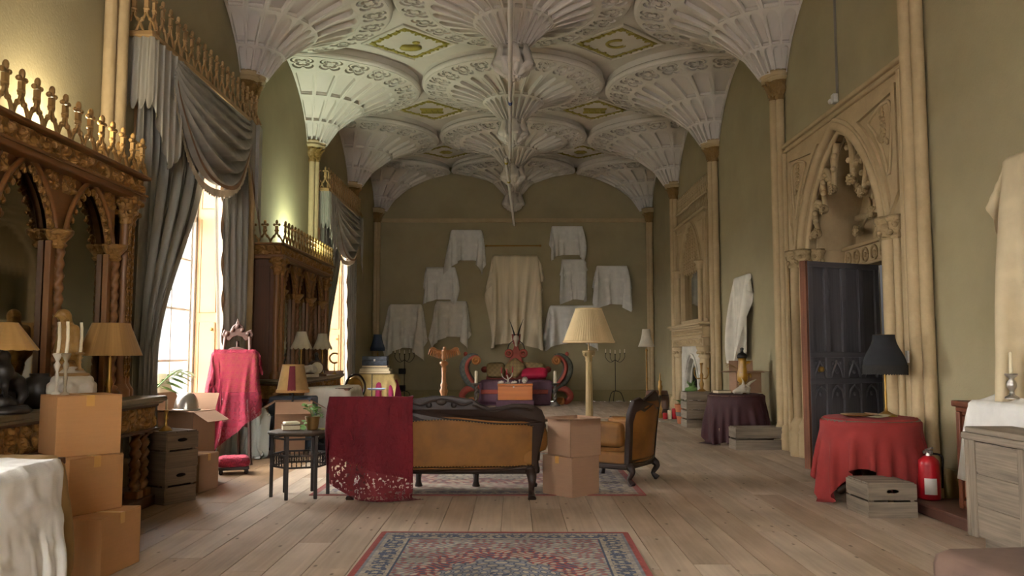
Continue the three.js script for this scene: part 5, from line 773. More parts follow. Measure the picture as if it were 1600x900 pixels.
// ---------------------------------------------------------------- between the windows
carton('cardboard box on the floor behind the octagonal table, lower of two', [-3.15, 0, -11.72], .35, .4, .34, .4, A.cardP);
carton('open cardboard box with drooping flaps holding a striped lamp', [-3.1, .341, -11.72], .3, .5, .38, .46, A.cardP, { flaps: { f: .75, l: .55, r: .5, b: .4 } });
{
  const t = thing('striped_lamp', 'lamp with gilt shade and dark red stripe standing in the open box', 'lamp', [-3.1, .348, -11.68], .1);
  add(t, 'lamp_base', lathe([[.1, 0], [.1, .02], [.03, .05], [.016, .1], [.014, .5]], 16), A.bronze);
  add(t, 'lamp_shade', shade(.15, .225, .38, { y: .5 }), shadeMat('#b08a52', { map: T.velvet }));
  for (const a of [PI / 2 - .08, PI / 2 + 1.6, PI / 2 + 3.1]) add(t, 'shade_stripe', surf((u, v) => { const r = lerp(.152, .228, v) + .002, q = a + (u - .5) * .5; return [cos(q) * r, .865 - v * .34, sin(q) * r]; }, 6, 4), cl('#5d1620'));
  add(t, 'shade_trim', lathe([[.224, .495], [.231, .5], [.229, .535], [.222, .54]], 32), cl('#a87f4c')); add(t, 'upper_trim', lathe([[.149, .87], [.155, .875], [.154, .885], [.148, .888]], 32), cl('#a87f4c')); add(t, 'shade_spider', [box(.36, .005, .005, 0, .62, 0), cyl(.006, .006, .12, 0, .5, 0, 6)], A.brass);
  const s = thing('blue_suitcase', 'blue-grey travelling suitcase with metal corners behind the striped lamp', 'suitcase', [-3.22, 0, -12.2], .02), bm = mat('#4a5260', { map: T.fabric, rough: .8 });
  add(s, 'case_body', boxy(.62, .5, .4, 0, 0, 0, .02), bm); add(s, 'case_lid', boxy(.63, .26, .41, 0, .505, 0, .03), bm); add(s, 'latch', [boxy(.06, .08, .01, -.18, .46, .208), boxy(.06, .08, .01, .18, .46, .208)], A.brass); for (const x of [-1, 1]) for (const z of [-1, 1]) add(s, 'corner', boxy(.05, .05, .05, x * .297, 0, z * .187, .01), A.iron);
  // sheeted table
  const tt = thing('sheeted_table', 'square table shrouded by a pale dust sheet before the middle mirror', 'table', [-2.86, 0, -13.2]); add(tt, 'table_top', boxy(.7, .04, 1.0, 0, .82, 0, .008), A.oakD); for (const [x, z] of [[-.3, -.45], [.3, -.45], [-.3, .45], [.3, .45]]) add(tt, 'leg', boxy(.05, .82, .05, x, 0, z), A.oakD);
  const g = cloth({ nx: 40, ny: 46, w: 1.5, h: 1.85, at: (u, v) => [-2.83 + (u - .5) * 1.5, .9, -13.15 + (v - .5) * 1.9], cols: [cBox(-3.225, -2.495, .3, .875, -13.715, -12.685), cFloor(.006), cPlane(0, 1, -3.24)], steps: 220, wind: 5 });
  tag(add(scene, 'dust_sheet', g, A.sheet), 'pale dust sheet over the square table before the middle mirror', 'sheet', 'dust sheets');
  const dk = thing('document_case', 'stack of flat black cases on the floor beneath the sheeted table', 'case', [-2.6, 0, -12.15], .3); add(dk, 'lower_case', boxy(.5, .1, .36, 0, 0, 0, .01), A.black); add(dk, 'upper_case', xf(boxy(.46, .08, .34, 0, 0, 0, .01), [.03, .101, 0], [0, .15, 0]), A.black);
}
// ---------------------------------------------------------------- on the middle console
{
  const M0 = 1.0;
  for (const [z, x, lab] of [[-13.35, -3.42, 'nearer of two brass lamps with scalloped cream shades on the middle console'], [-14.75, -3.4, 'farther of two lamps with scalloped cream shades on the middle console']]) {
    const t = thing('scalloped_lamp', lab, 'lamp', [x, M0, z], 0, 'scalloped lamps'); add(t, 'lamp_base', lathe([[.085, 0], [.085, .015], [.03, .035], [.014, .06], [.018, .2], [.012, .22], [.013, .42], [.02, .44], [.008, .46], [.008, .5]], 16), A.brass); add(t, 'lamp_shade', shade(.075, .175, .26, { y: .48, flare: .5, scallop: .03 }), shadeMat('#cfc2a2')); add(t, 'shade_spider', [box(.2, .005, .005, 0, .6, 0), cyl(.006, .006, .12, 0, .49, 0, 6)], A.brass);
  }
  const b = thing('lion_block', 'cream carved lion-head block on a plinth on the middle console', 'statue', [-3.36, M0, -13.62], 1.1); add(b, 'plinth', boxy(.36, .05, .14, 0, 0, 0, .008), A.bone); add(b, 'carving', body([[-.1, .13, 0, .06, .1, .13, 0, .06], [-.07, .14, .05, .03], [.07, .14, .05, .03], [0, .16, .06, .035], [0, .11, .07, .025], [-.03, .18, .05, .018], [.03, .18, .05, .018], [.12, .11, .03, .04], [-.12, .11, .03, .04]], { k: .012, res: 48 }), A.bone);
  const c = thing('mantel_clock', 'drum-shaped wooden mantel clock with pale dial on the middle console', 'clock', [-3.38, M0, -14.15], .5); add(c, 'clock_case', [xf(cyl(.12, .12, .2, 0, -.1, 0, 24), [0, .14, 0], [PI / 2, 0, 0]), boxy(.34, .035, .2, 0, 0, 0, .008), boxy(.16, .1, .18, 0, .03, 0)], A.oakD); add(c, 'clock_dial', xf(cyl(.1, .1, .01, 0, 0, 0, 24), [0, .14, .1], [PI / 2, 0, 0]), A.paper);
  const d = thing('dark_figurine', 'dark bronze crouching figurine by the far lamp on the middle console', 'statue', [-3.42, M0, -14.42]); add(d, 'figure', body([[0, .03, 0, .06, 0, .06, 0, .055], [0, .08, 0, .05, .02, .2, 0, .05], [.02, .22, 0, .045, 0, .32, .02, .03], [0, .37, .03, .035], [.05, .24, .02, .02, .09, .14, .05, .016], [-.03, .24, .02, .02, -.08, .16, .05, .016], [0, .12, .05, .03, .06, .06, .1, .02]], { k: .012, res: 44 }), A.bronze);
  const cr = thing('crescent_ornament', 'small gilt crescent moon ornament on the middle console', 'ornament', [-3.3, M0, -15.3]); add(cr, 'crescent', xf(tor(.09, .016, 20, 6, PI * 1.4), [0, .3, 0], [0, .4, .9]), A.brass); add(cr, 'stand', lathe([[.05, 0], [.05, .015], [.01, .04], [.008, .21]], 12), A.brass);
  const tr = thing('wooden_tray', 'shallow wooden tray at the far end of the middle console', 'tray', [-3.36, M0, -15.55], .2); add(tr, 'tray_bottom', boxy(.34, .01, .4, 0, 0, 0), A.oakD); add(tr, 'tray_rim', [boxy(.34, .06, .012, 0, 0, .2), boxy(.34, .06, .012, 0, 0, -.2), boxy(.012, .06, .4, .165, 0, 0), boxy(.012, .06, .4, -.165, 0, 0)], A.oak);
  const fr = thing('photo_frame', 'small propped photograph frame on the middle console', 'picture', [-3.45, M0, -15.0], 1.2); add(fr, 'frame', xf(ext([[-.07, 0], [.07, 0], [.07, .2], [-.07, .2]], .015, { holes: [[[-.05, .025], [.05, .025], [.05, .175], [-.05, .175]]] }), [0, .004, 0], [-.2, 0, 0]), A.oakD); add(fr, 'print', xf(boxy(.1, .15, .004, 0, .025, 0), [0, .004, 0], [-.2, 0, 0]), A.paper); add(fr, 'easel_back', xf(boxy(.04, .17, .004, 0, 0, 0), [0, 0, -.075], [.22, 0, 0]), A.oakD);
}
// ---------------------------------------------------------------- dust sheets over pictures
function pictureSheet(label, x, y, z, ry, w, hp, side, drop, m, { nx = 56, ny = 34, depth = .07, sd = 0, extraL = 1, extraR = 1, group = 'dust sheets over pictures', wind = 5 } = {}) {
  // local: x along the wall, y up from the picture's top edge, z out from the wall
  const L = w / 2 + side * extraL, R = w / 2 + side * extraR, col = cBox(-w / 2, w / 2, -hp, .012, -.1, depth + .012);
  const g = cloth({ nx, ny, at: (u, v) => { const X = lerp(-L, R, u), s = v * drop, over = .06; return [X, s < over ? .016 + (abs(X) > w / 2 ? -.01 : 0) : .016 - (s - over), s < over ? .02 + s : depth + .022 + .02 * sin(X * 9 + sd)]; }, flatAt: (u, v) => [lerp(-L, R, u), v * drop], pin: (u, v) => { const X = lerp(-L, R, u); return v < .07 && abs(X) < w / 2 - .01; }, cols: [col, cPlane(2, 1, .012)], steps: 330, iters: 9, bend: .12, wind, fr: .4, damp: .97 });
  const o = add(scene, 'dust_sheet', g, m); o.position.set(x, y, z); o.rotation.y = ry; tag(o, label, 'sheet', group); return o;
}
const ZW = ZE + .005;
pictureSheet('white dust sheet over a picture, top left on the end wall', -1.37, 4.97, ZW, 0, .95, .9, .72, .84, A.sheetW, { sd: 1 });
pictureSheet('white dust sheet over a picture, top right on the end wall', 1.58, 5.08, ZW, 0, .92, .85, .42, .8, A.sheetW, { sd: 2 });
pictureSheet('small white dust sheet left of the big cream sheet, middle row of the end wall', -2.12, 3.87, ZW, 0, .86, .95, .4, .9, A.sheetW, { sd: 3 });
pictureSheet('large cream dust sheet in the centre of the end wall above the bed', .06, 4.22, ZW, 0, 1.3, 2.3, .72, 2.36, A.sheetC, { sd: 4, nx: 60, ny: 52, depth: .1 });
pictureSheet('narrow white dust sheet right of the big cream sheet on the end wall', 1.75, 4.1, ZW, 0, .68, 1.1, .4, 1.14, A.sheetW, { sd: 5, extraR: .7 });
pictureSheet('white dust sheet farthest right on the end wall', 2.88, 3.91, ZW, 0, .92, .95, .55, 1.08, A.sheetW, { sd: 6 });
pictureSheet('white dust sheet lowest and farthest left on the end wall', -3.13, 2.79, ZW, 0, .98, 1.25, .75, 1.22, A.sheet, { sd: 7 });
pictureSheet('white dust sheet with frame showing below, second from left on the end wall', -1.8, 2.88, ZW, 0, .92, 1.02, .72, .98, A.sheet, { sd: 8 });
pictureSheet('white dust sheet behind the tall floor lamp shade on the end wall', 1.72, 2.75, ZW, 0, 1.35, 1.1, .5, 1.06, A.sheetW, { sd: 9 });
{ const t = thing('picture_frame', 'dark picture frame peeping out below a white sheet on the end wall', 'picture', [-1.8, 1.87, ZE + .035]); add(t, 'frame', ext([[-.45, 0], [.45, 0], [.45, 1.0], [-.45, 1.0]], .05, { holes: [[[-.38, .07], [.38, .07], [.38, .93], [-.38, .93]]], bevel: .008 }), A.oakD); add(t, 'canvas', boxy(.78, .88, .02, 0, .06, -.01), A.black); }
pictureSheet('white dust sheet hanging in a tall point on the side wall past the doorway', W - .005, 2.72, -14.35, -PI / 2, .85, 1.5, .3, 1.42, A.sheet, { sd: 10 });
pictureSheet('huge cream dust sheet over a tall mirror at the right edge', W - .005, 2.95, -5.75, -PI / 2, 1.7, 2.2, .35, 2.1, cl('#c9b795'), { sd: 11, ny: 44, depth: .09 });
{ const t = thing('curtain_rod', 'gilt picture rod fixed high on the end wall', 'rod', [0, 4.52, ZE + .05]); add(t, 'rod', xf(cyl(.025, .025, 1.55, 0, -.775, 0, 10), [0, 0, 0], [0, 0, PI / 2]), A.gilt); for (const s of [-1, 1]) { add(t, 'rod_end', sph(.04, .035, .035, s * .79, 0, 0, 8, 6), A.gilt); add(t, 'bracket', box(.02, .02, .05, s * .6, 0, -.022), A.iron); } }
for (const [y, l] of [[.86, 'upper black socket box on the end wall beside the draped book table'], [.38, 'lower black socket box on the end wall beside the draped book table']]) { const t = thing('socket_box', l, 'socket', [-3.22, y - .08, ZE + .002]); add(t, 'box_body', boxy(.2, .16, .06, 0, 0, .03, .01), A.black); add(t, 'cover_plate', boxy(.16, .12, .008, 0, .02, .064, .003), A.iron); }

// ---------------------------------------------------------------- the carved daybed at the end of the hall
{
  const t = thing('daybed', 'boat-shaped painted daybed with scrolled red and green ends at the far wall', 'bed', [.08, 0, -22.75]);
  const grn = mat('#5a5c52', { map: T.damask, rough: .7 }), rd = mat('#9c4434', { map: T.velvet, rough: .65 }), org = mat('#a8682c', { map: T.velvet, rough: .6 });
  for (const s of [-1, 1]) {
    const c = [[.8, .36], [1.05, .46], [1.27, .66], [1.39, .9], [1.39, 1.08], [1.3, 1.22], [1.16, 1.29], [1.06, 1.26]].map(([x, y]) => [s * x, y, .35]);
    const e = add(t, 'scroll_end', sweep(c, (k) => .062 + .03 * sin(PI * k), 10, { n: 30, flatten: 1.6 }), grn);
    add(e, 'inner_band', sweep(c.map(([x, y, z]) => [x * .955, y + .015, z + .1]), (k) => .03 + .025 * sin(PI * k), 8, { n: 30 }), rd);
    add(e, 'volute', [xf(cyl(.12, .12, .34, 0, -.17, 0, 20), [s * 1.08, 1.19, .35], [PI / 2, 0, 0]), xf(tor(.08, .025, 18, 6), [s * 1.08, 1.19, .53]), sph(.045, .045, .03, s * 1.08, 1.19, .54, 8, 6)], org);
    add(e, 'knob', [sph(.055, .065, .055, s * 1.37, 1.36, .35, 10, 8), cyl(.03, .04, .14, s * 1.36, 1.2, .35, 8)], rd);
    const f = add(t, 'scroll_foot', sweep([[.85, .38], [1.1, .44], [1.35, .38], [1.47, .2], [1.36, .07], [1.2, .1]].map(([x, y]) => [s * x, y + .02, .35]), (k) => .075 - .02 * k, 9, { n: 22, flatten: 1.4 }), rd);
    add(f, 'foot_block', [boxy(.26, .2, .3, s * 1.16, 0, .35, .05), xf(tor(.07, .025, 16, 6), [s * 1.16, .11, .51])], org);
  }
  add(t, 'bed_rail', [boxy(1.9, .12, .08, 0, .3, .62, .02), boxy(1.9, .3, 1.0, 0, .14, .05, .03)], rd);
  add(t, 'mattress', box(1.86, .2, 1.0, 0, .55, .1, .06), A.purple);
  const h = add(t, 'headboard', [ext([[-.85, .6], [-.8, .85], [-.5, .95], [-.32, 1.02], [-.18, 1.18], [-.15, 1.28], [.15, 1.28], [.18, 1.18], [.32, 1.02], [.5, .95], [.8, .85], [.85, .6]], .07, { bevel: .012 }).translate(0, 0, -.42), ext([[-.13, 1.25], [-.17, 1.38], [-.08, 1.5], [-.05, 1.62], [.05, 1.62], [.08, 1.5], [.17, 1.38], [.13, 1.25]], .07, { bevel: .012 }).translate(0, 0, -.42)], rd);
  for (const s of [-1, 1]) { add(h, 'headboard_scroll', [xf(tor(.09, .035, 18, 7), [s * .2, 1.38, -.38]), sph(.05, .05, .04, s * .2, 1.38, -.36, 8, 6)], rd); add(h, 'headboard_knob', [sph(.1, .09, .07, s * .88, .93, -.38, 10, 8)], rd); }
  const sk = thing('antelope_skull', 'pale antelope skull with long straight dark horns mounted above the daybed', 'skull', [.08, 1.62, -23.15]);
  add(sk, 'skull_bone', body([[0, .2, 0, .075, 0, .02, .1, .035], [-.05, .16, .04, .03], [.05, .16, .04, .03], [0, -.02, .11, .03]], { k: .014, res: 40 }), A.bone); add(sk, 'mount', ext([[-.13, .3], [.13, .3], [.1, .05], [0, -.08], [-.1, .05]], .03, { bevel: .006 }).translate(0, 0, -.04), mat('#7d3b30', { rough: .7 }));
  for (const s of [-1, 1]) { add(sk, 'horn', sweep([[s * .04, .24, 0], [s * .1, .45, -.01], [s * .2, .72, -.03]], (k) => .022 * (1 - k) + .004, 8), A.black); add(sk, 'strap', sweep([[s * .1, .1, -.02], [s * .2, 0, 0], [s * .24, -.16, 0]], .014, 6), A.black); }
  const g = cloth({ nx: 44, ny: 34, w: 2.0, h: 1.5, at: (u, v) => [.08 + (u - .5) * 2.0, .72, -22.55 + (v - .5) * 1.45 + .25], cols: [cBox(-.87, 1.03, .1, .665, -23.2, -22.115), cFloor(.006)], steps: 200, bend: .1, wind: 6 });
  tag(add(scene, 'purple_bedspread', g, A.purple), 'crushed purple satin spread over the daybed', 'bedspread');
  const cu = (name, lab, p, r, s, m) => { const q = thing(name, lab, 'cushion', p, 0); const b = surf((u, v) => { const a = u * PI * 2, e = (v - .5) * PI, sq = (t, n) => Math.sign(t) * pow(abs(t), n); return [s[0] * sq(cos(e), .35) * sq(cos(a), .45), s[1] * sq(cos(e), .35) * sq(sin(a), .45), s[2] * sin(e) * pow(max(0, cos(e)), .0)]; }, 28, 14); q.rotation.set(...r); add(q, 'cushion_body', b, m); return q; };
  cu('cushion', 'brown damask cushion at the left of the daybed', [-.48, .92, -22.85], [-.35, .1, .05], [.26, .22, .1], A.damask); cu('cushion', 'brown damask cushion leaning in the middle of the daybed', [.05, .98, -22.8], [-.4, 0, .78], [.24, .24, .1], A.damask); cu('cushion', 'gold brocade bolster at the right of the daybed', [.55, .98, -22.95], [-.3, -.1, -.1], [.34, .15, .1], A.damask);
  cu('cushion', 'bright crimson satin cushion on the right of the daybed', [.58, .84, -22.62], [-.9, -.15, -.12], [.36, .17, .1], A.crimson);
}
for (const [x, lab] of [[-.98, 'twisted floor candlestick with fat candle left of the wooden chest'], [1.1, 'twisted floor candlestick with fat candle right of the wooden chest']]) {
  const t = thing('twisted_candlestick', lab, 'candlestick', [x, 0, -21.9], 0, 'twisted floor candlesticks'); const m = mat('#6d645a', { map: T.grey, rough: .6 });
  add(t, 'stick_base', lathe([[.14, 0], [.14, .03], [.09, .06], [.06, .1]], 18), m); add(t, 'stick_shaft', twist(.055, .44, 4, { y: .1, depth: .6 }), m); add(t, 'drip_pan', lathe([[.05, .54], [.09, .57], [.11, .585], [.11, .6], [0, .6]], 18), m); add(t, 'candle', lathe([[0, .6], [.042, .6], [.04, .9], [.03, .92], [0, .915]], 14), A.candle);
}
{
  const b = thing('low_bench', 'low bench under purple cloth before the daybed', 'bench', [.05, 0, -21.8]); add(b, 'bench_top', boxy(1.0, .17, .5, 0, 0, 0, .02), A.purple);
  const t = thing('wooden_chest', 'small polished orange wood chest before the daybed', 'chest', [.05, .172, -21.8]), om = mat('#c4722e', { map: T.wood, rough: .35, vary: true });
  add(t, 'chest_body', boxy(.9, .36, .42, 0, 0, 0, .008), om); add(t, 'chest_lid', boxy(.92, .06, .44, 0, .362, 0, .012), om); add(t, 'lock_plate', [xf(cyl(.022, .022, .01, 0, 0, 0, 14), [-.04, .34, .213], [PI / 2, 0, 0])], A.silver);
  const y = .595;
  const s = thing('human_skull', 'small bone-white human skull on the orange chest', 'skull', [.3, y, -21.78], -.3); add(s, 'cranium', body([[0, .1, -.02, .075, 0, .09, .02, .065], [0, .05, .05, .035, 0, .03, .055, .03], [-.04, .06, .04, .02], [.04, .06, .04, .02], [0, .02, .03, .02]], { k: .012, res: 52, cut: [[-.03, .085, .08, .021], [.03, .085, .08, .021], [0, .06, .088, .012]] }), A.bone);
  const c = thing('shell_candelabrum', 'pale coral candelabrum with three red candles on the orange chest', 'candelabrum', [-.15, y, -21.82]); add(c, 'coral_stem', [sweep([[0, 0, 0], [.02, .1, 0], [-.02, .22, 0]], .02, 6), sweep([[0, .08, 0], [-.12, .16, 0], [-.16, .26, 0]], .013, 6), sweep([[0, .1, 0], [.1, .18, 0], [.13, .28, 0]], .013, 6), lathe([[.08, 0], [.07, .02], [.02, .04], [0, .05]], 12)], A.bone); for (const [x, yy] of [[-.02, .22], [-.16, .26], [.13, .28]]) add(c, 'candle', cyl(.014, .015, .16, x, yy, 0, 8), A.red);
  for (const [x, lab] of [[-.33, 'knobbly pale coral lump at the left of the orange chest'], [.02, 'pale shell lump in the middle of the orange chest']]) { const l = thing('coral_lump', lab, 'coral', [x, y, -21.72]); add(l, 'coral_body', body([[-.06, .02, 0, .022, .05, .03, 0, .025], [0, .03, 0, .03], [.02, .06, .01, .02], [-.04, .05, .01, .018], [.06, .05, 0, .016]], { k: .008, res: 32 }), A.bone); }
  const g = thing('wine_glass', 'little silver goblet on the orange chest beside the skull', 'goblet', [.16, y, -21.68]); add(g, 'goblet_body', lathe([[.03, 0], [.028, .006], [.006, .015], [.006, .05], [.025, .07], [.03, .11], [.027, .11], [.02, .075], [0, .06]], 14), A.silver);
}
{ // eagle lectern
  const t = thing('eagle_stand', 'turned orange wood pedestal topped by a spread-winged eagle behind the sofa', 'statue', [-1.42, 0, -17]), m = mat('#c88a54', { map: T.wood, rough: .45, vary: true });
  add(t, 'pedestal', lathe([[.22, 0], [.22, .05], [.16, .08], [.06, .14], [.05, .3], [.085, .36], [.05, .42], [.06, .55], [.09, .62], [.055, .68], [.075, .74], [.045, .8], [.05, .84], [.04, .9], [.05, 1.08], [.04, 1.12], [.085, 1.16], [.085, 1.2], [.05, 1.23], [0, 1.23]], 20), m);
  add(t, 'eagle_body', body([[0, 1.3, 0, .05, 0, 1.4, .01, .045], [0, 1.4, .01, .04, .01, 1.48, .03, .026], [.01, 1.5, .04, .028], [.02, 1.5, .07, .012, .03, 1.48, .09, .005], [0, 1.25, -.02, .03, 0, 1.28, 0, .04]], { k: .012, res: 40 }), m);
  for (const s of [-1, 1]) { const w = add(t, 'wing', [sweep([[s * .03, 1.42, -.01], [s * .14, 1.43, -.03], [s * .24, 1.49, -.04], [s * .29, 1.46, -.04]], (k) => .042 - .014 * k, 7, { n: 12 })], m); for (let i = 0; i < 7; i++) add(w, 'feather', sweep([[s * (.06 + i * .035), 1.42 + .008 * i, -.02], [s * (.07 + i * .04), 1.36 + .006 * i, -.03], [s * (.07 + i * .042), 1.27 + .014 * i, -.03]], (k) => .028 * (1 - .6 * k), 5, { n: 5 }), m); add(t, 'talon', cyl(.012, .014, .06, s * .025, 1.22, .01, 6), A.candle); }
}
// ---------------------------------------------------------------- draped table of books by the far window
{
  const C = [-3.32, -20.1]; const t = thing('book_table', 'small table draped in gold lace over magenta cloth, stacked with books', 'table', [C[0], 0, C[1]]); add(t, 'table_top', boxy(.9, .03, .6, 0, .83, 0), A.oakD); for (const [x, z] of [[-.4, -.25], [.4, -.25], [-.4, .25], [.4, .25]]) add(t, 'leg', boxy(.05, .83, .05, x, 0, z), A.oakD);
  const g = cloth({ nx: 40, ny: 34, w: 1.9, h: 1.5, at: (u, v) => [C[0] + (u - .5) * 1.9, .9, C[1] + .05 + (v - .5) * 1.5], cols: [cBox(C[0] - .46, C[0] + .46, .2, .868, C[1] - .31, C[1] + .31), cFloor(.006), cPlane(0, 1, -4.0)], steps: 200 }); tag(add(scene, 'magenta_cloth', g, cl('#8a1f4a')), 'magenta cloth hanging beneath the gold lace on the book table', 'cloth');
  const g2 = cloth({ nx: 36, ny: 34, w: 1.15, h: 1.35, at: (u, v) => [C[0] + (u - .5) * 1.15, .94, C[1] + .1 + (v - .5) * 1.35], cols: [cBox(C[0] - .48, C[0] + .48, .2, .888, C[1] - .34, C[1] + .34), cFloor(.006), cPlane(0, 1, -3.99)], steps: 180 }); tag(add(scene, 'gold_lace_cloth', g2, cl('#a08a58', { map: T.velvet })), 'dull gold lace cloth on the book table near the far curtain', 'cloth');
  let y = .9; ['thick pale book at the bottom of the pile on the lace table', 'grey striped book in the pile on the lace table', 'slim dark book in the pile on the lace table', 'tan book at the top of the pile on the lace table'].forEach((lab, i) => { const h = [.06, .05, .035, .045][i], w = [.76, .72, .68, .62][i], b = thing('book', lab, 'book', [C[0] - .0, y, C[1] + .05], [.03, -.04, .06, 0][i], 'books piled on the lace table'); add(b, 'cover', [boxy(w, .008, .4, 0, 0, 0), boxy(w, .008, .4, 0, h - .008, 0), boxy(w, h, .008, 0, 0, -.2)], [A.crateG, A.paper, A.black, A.crate][i]); add(b, 'pages', boxy(w - .02, h - .016, .38, 0, .008, .005), A.paper); y += h + .001; });
  const k = thing('dark_casket', 'dark blue-grey casket propped on top of the book pile', 'box', [C[0] - .02, y, C[1] + .02], .02), dm = mat('#39414c', { map: T.damask, rough: .6 }); add(k, 'casket_body', boxy(.6, .12, .34, 0, 0, 0, .01), dm); add(k, 'casket_lid', xf(boxy(.6, .1, .34, 0, 0, 0, .015), [0, .122, 0], [0, 0, 0]), dm); add(k, 'clasp', boxy(.04, .05, .01, 0, .1, .175), A.silver);
  const l = thing('blue_lamp', 'floor lamp with fringed slate-blue bell shade in the far left corner', 'lamp', [-3.74, 0, -22.8]); add(l, 'lamp_base', lathe([[.16, 0], [.16, .02], [.05, .06], [.018, .1], [.016, 1.4]], 16), A.brass); add(l, 'lamp_shade', shade(.11, .2, .36, { y: 1.54, flare: .7 }), cl('#3f4c61')); add(l, 'fringe', shade(.198, .2, .09, { y: 1.45, pleat: .01 }), cl('#38445a')); add(l, 'shade_spider', [box(.24, .006, .006, 0, 1.7, 0), cyl(.006, .006, .3, 0, 1.4, 0, 6)], A.brass);
  const gg = thing('brass_gong', 'round brass gong in a dark ring frame beyond the sheeted table', 'gong', [-3.12, 0, -16.4], .9); add(gg, 'gong_disc', [xf(lathe([[0, .02], [.14, .018], [.19, .0], [.2, -.05], [.185, -.05]], 28), [0, .72, 0], [PI / 2, 0, 0])], A.brass); add(gg, 'gong_frame', [xf(tor(.25, .022, 32, 7), [0, .72, 0]), boxy(.03, .5, .03, 0, 0, 0), boxy(.3, .03, .2, 0, 0, 0, .008)], A.dark);
  const bl = thing('book_rest', 'thin iron stand with a small blue tray beside the gong', 'stand', [-2.98, 0, -17.5]); add(bl, 'stand_pole', [cyl(.01, .01, .95, 0, 0, 0, 8), lathe([[.1, 0], [.1, .015], [.02, .03]], 14)], A.iron); add(bl, 'tray', [xf(lathe([[0, 0], [.16, .0], [.2, .03], [.19, .03], [.15, .01]], 20), [.1, .62, 0])], mat('#7d8ea6', { rough: .5 }));
}
function candelabra(label, x, z) {
  const t = thing('iron_candelabra', label, 'candelabrum', [x, 0, z], 0, 'iron floor candelabra'); add(t, 'iron_stem', cyl(.01, .01, 1.1, 0, .3, 0, 8), A.iron);
  for (const a of [.4, 2.5, 4.6]) add(t, 'foot', sweep([[0, .32, 0], [cos(a) * .14, .28, sin(a) * .14], [cos(a) * .22, .12, sin(a) * .22], [cos(a) * .25, .01, sin(a) * .25]], .011, 6), A.iron);
  for (const [dx, h] of [[-.27, .06], [-.14, .0], [0, -.06], [.14, 0], [.27, .06]]) { const arm = add(t, 'branch', sweep([[0, 1.2, 0], [dx * .5, 1.18 - abs(dx) * .2, 0], [dx, 1.26, 0], [dx, 1.36 + h * .2, 0]], .007, 5), A.iron); add(arm, 'cup', cyl(.025, .015, .02, dx, 1.36 + h * .2, 0, 10), A.iron); add(arm, 'candle', cyl(.012, .012, .11, dx, 1.38 + h * .2, 0, 8), A.candle); }
}
candelabra('spindly iron floor candelabra with five candles at the right of the end wall', 2.9, -23.6);
candelabra('spindly iron floor candelabra with five candles beside the draped book table', -3.1, -23.6);
{
  const l = thing('corner_lamp', 'slender floor lamp with white bell shade in the far right corner', 'lamp', [3.36, 0, -20.9]); add(l, 'lamp_base', lathe([[.15, 0], [.15, .02], [.06, .05], [.022, .1], [.02, .7], [.03, .74], [.02, .78], [.02, 1.42], [.035, 1.46], [.015, 1.5]], 16), A.gilt); add(l, 'lamp_shade', shade(.1, .21, .44, { y: 1.55, flare: .8 }), shadeMat('#d8cdb8')); add(l, 'shade_spider', [box(.22, .006, .006, 0, 1.8, 0), cyl(.006, .006, .34, 0, 1.48, 0, 6)], A.brass);
}
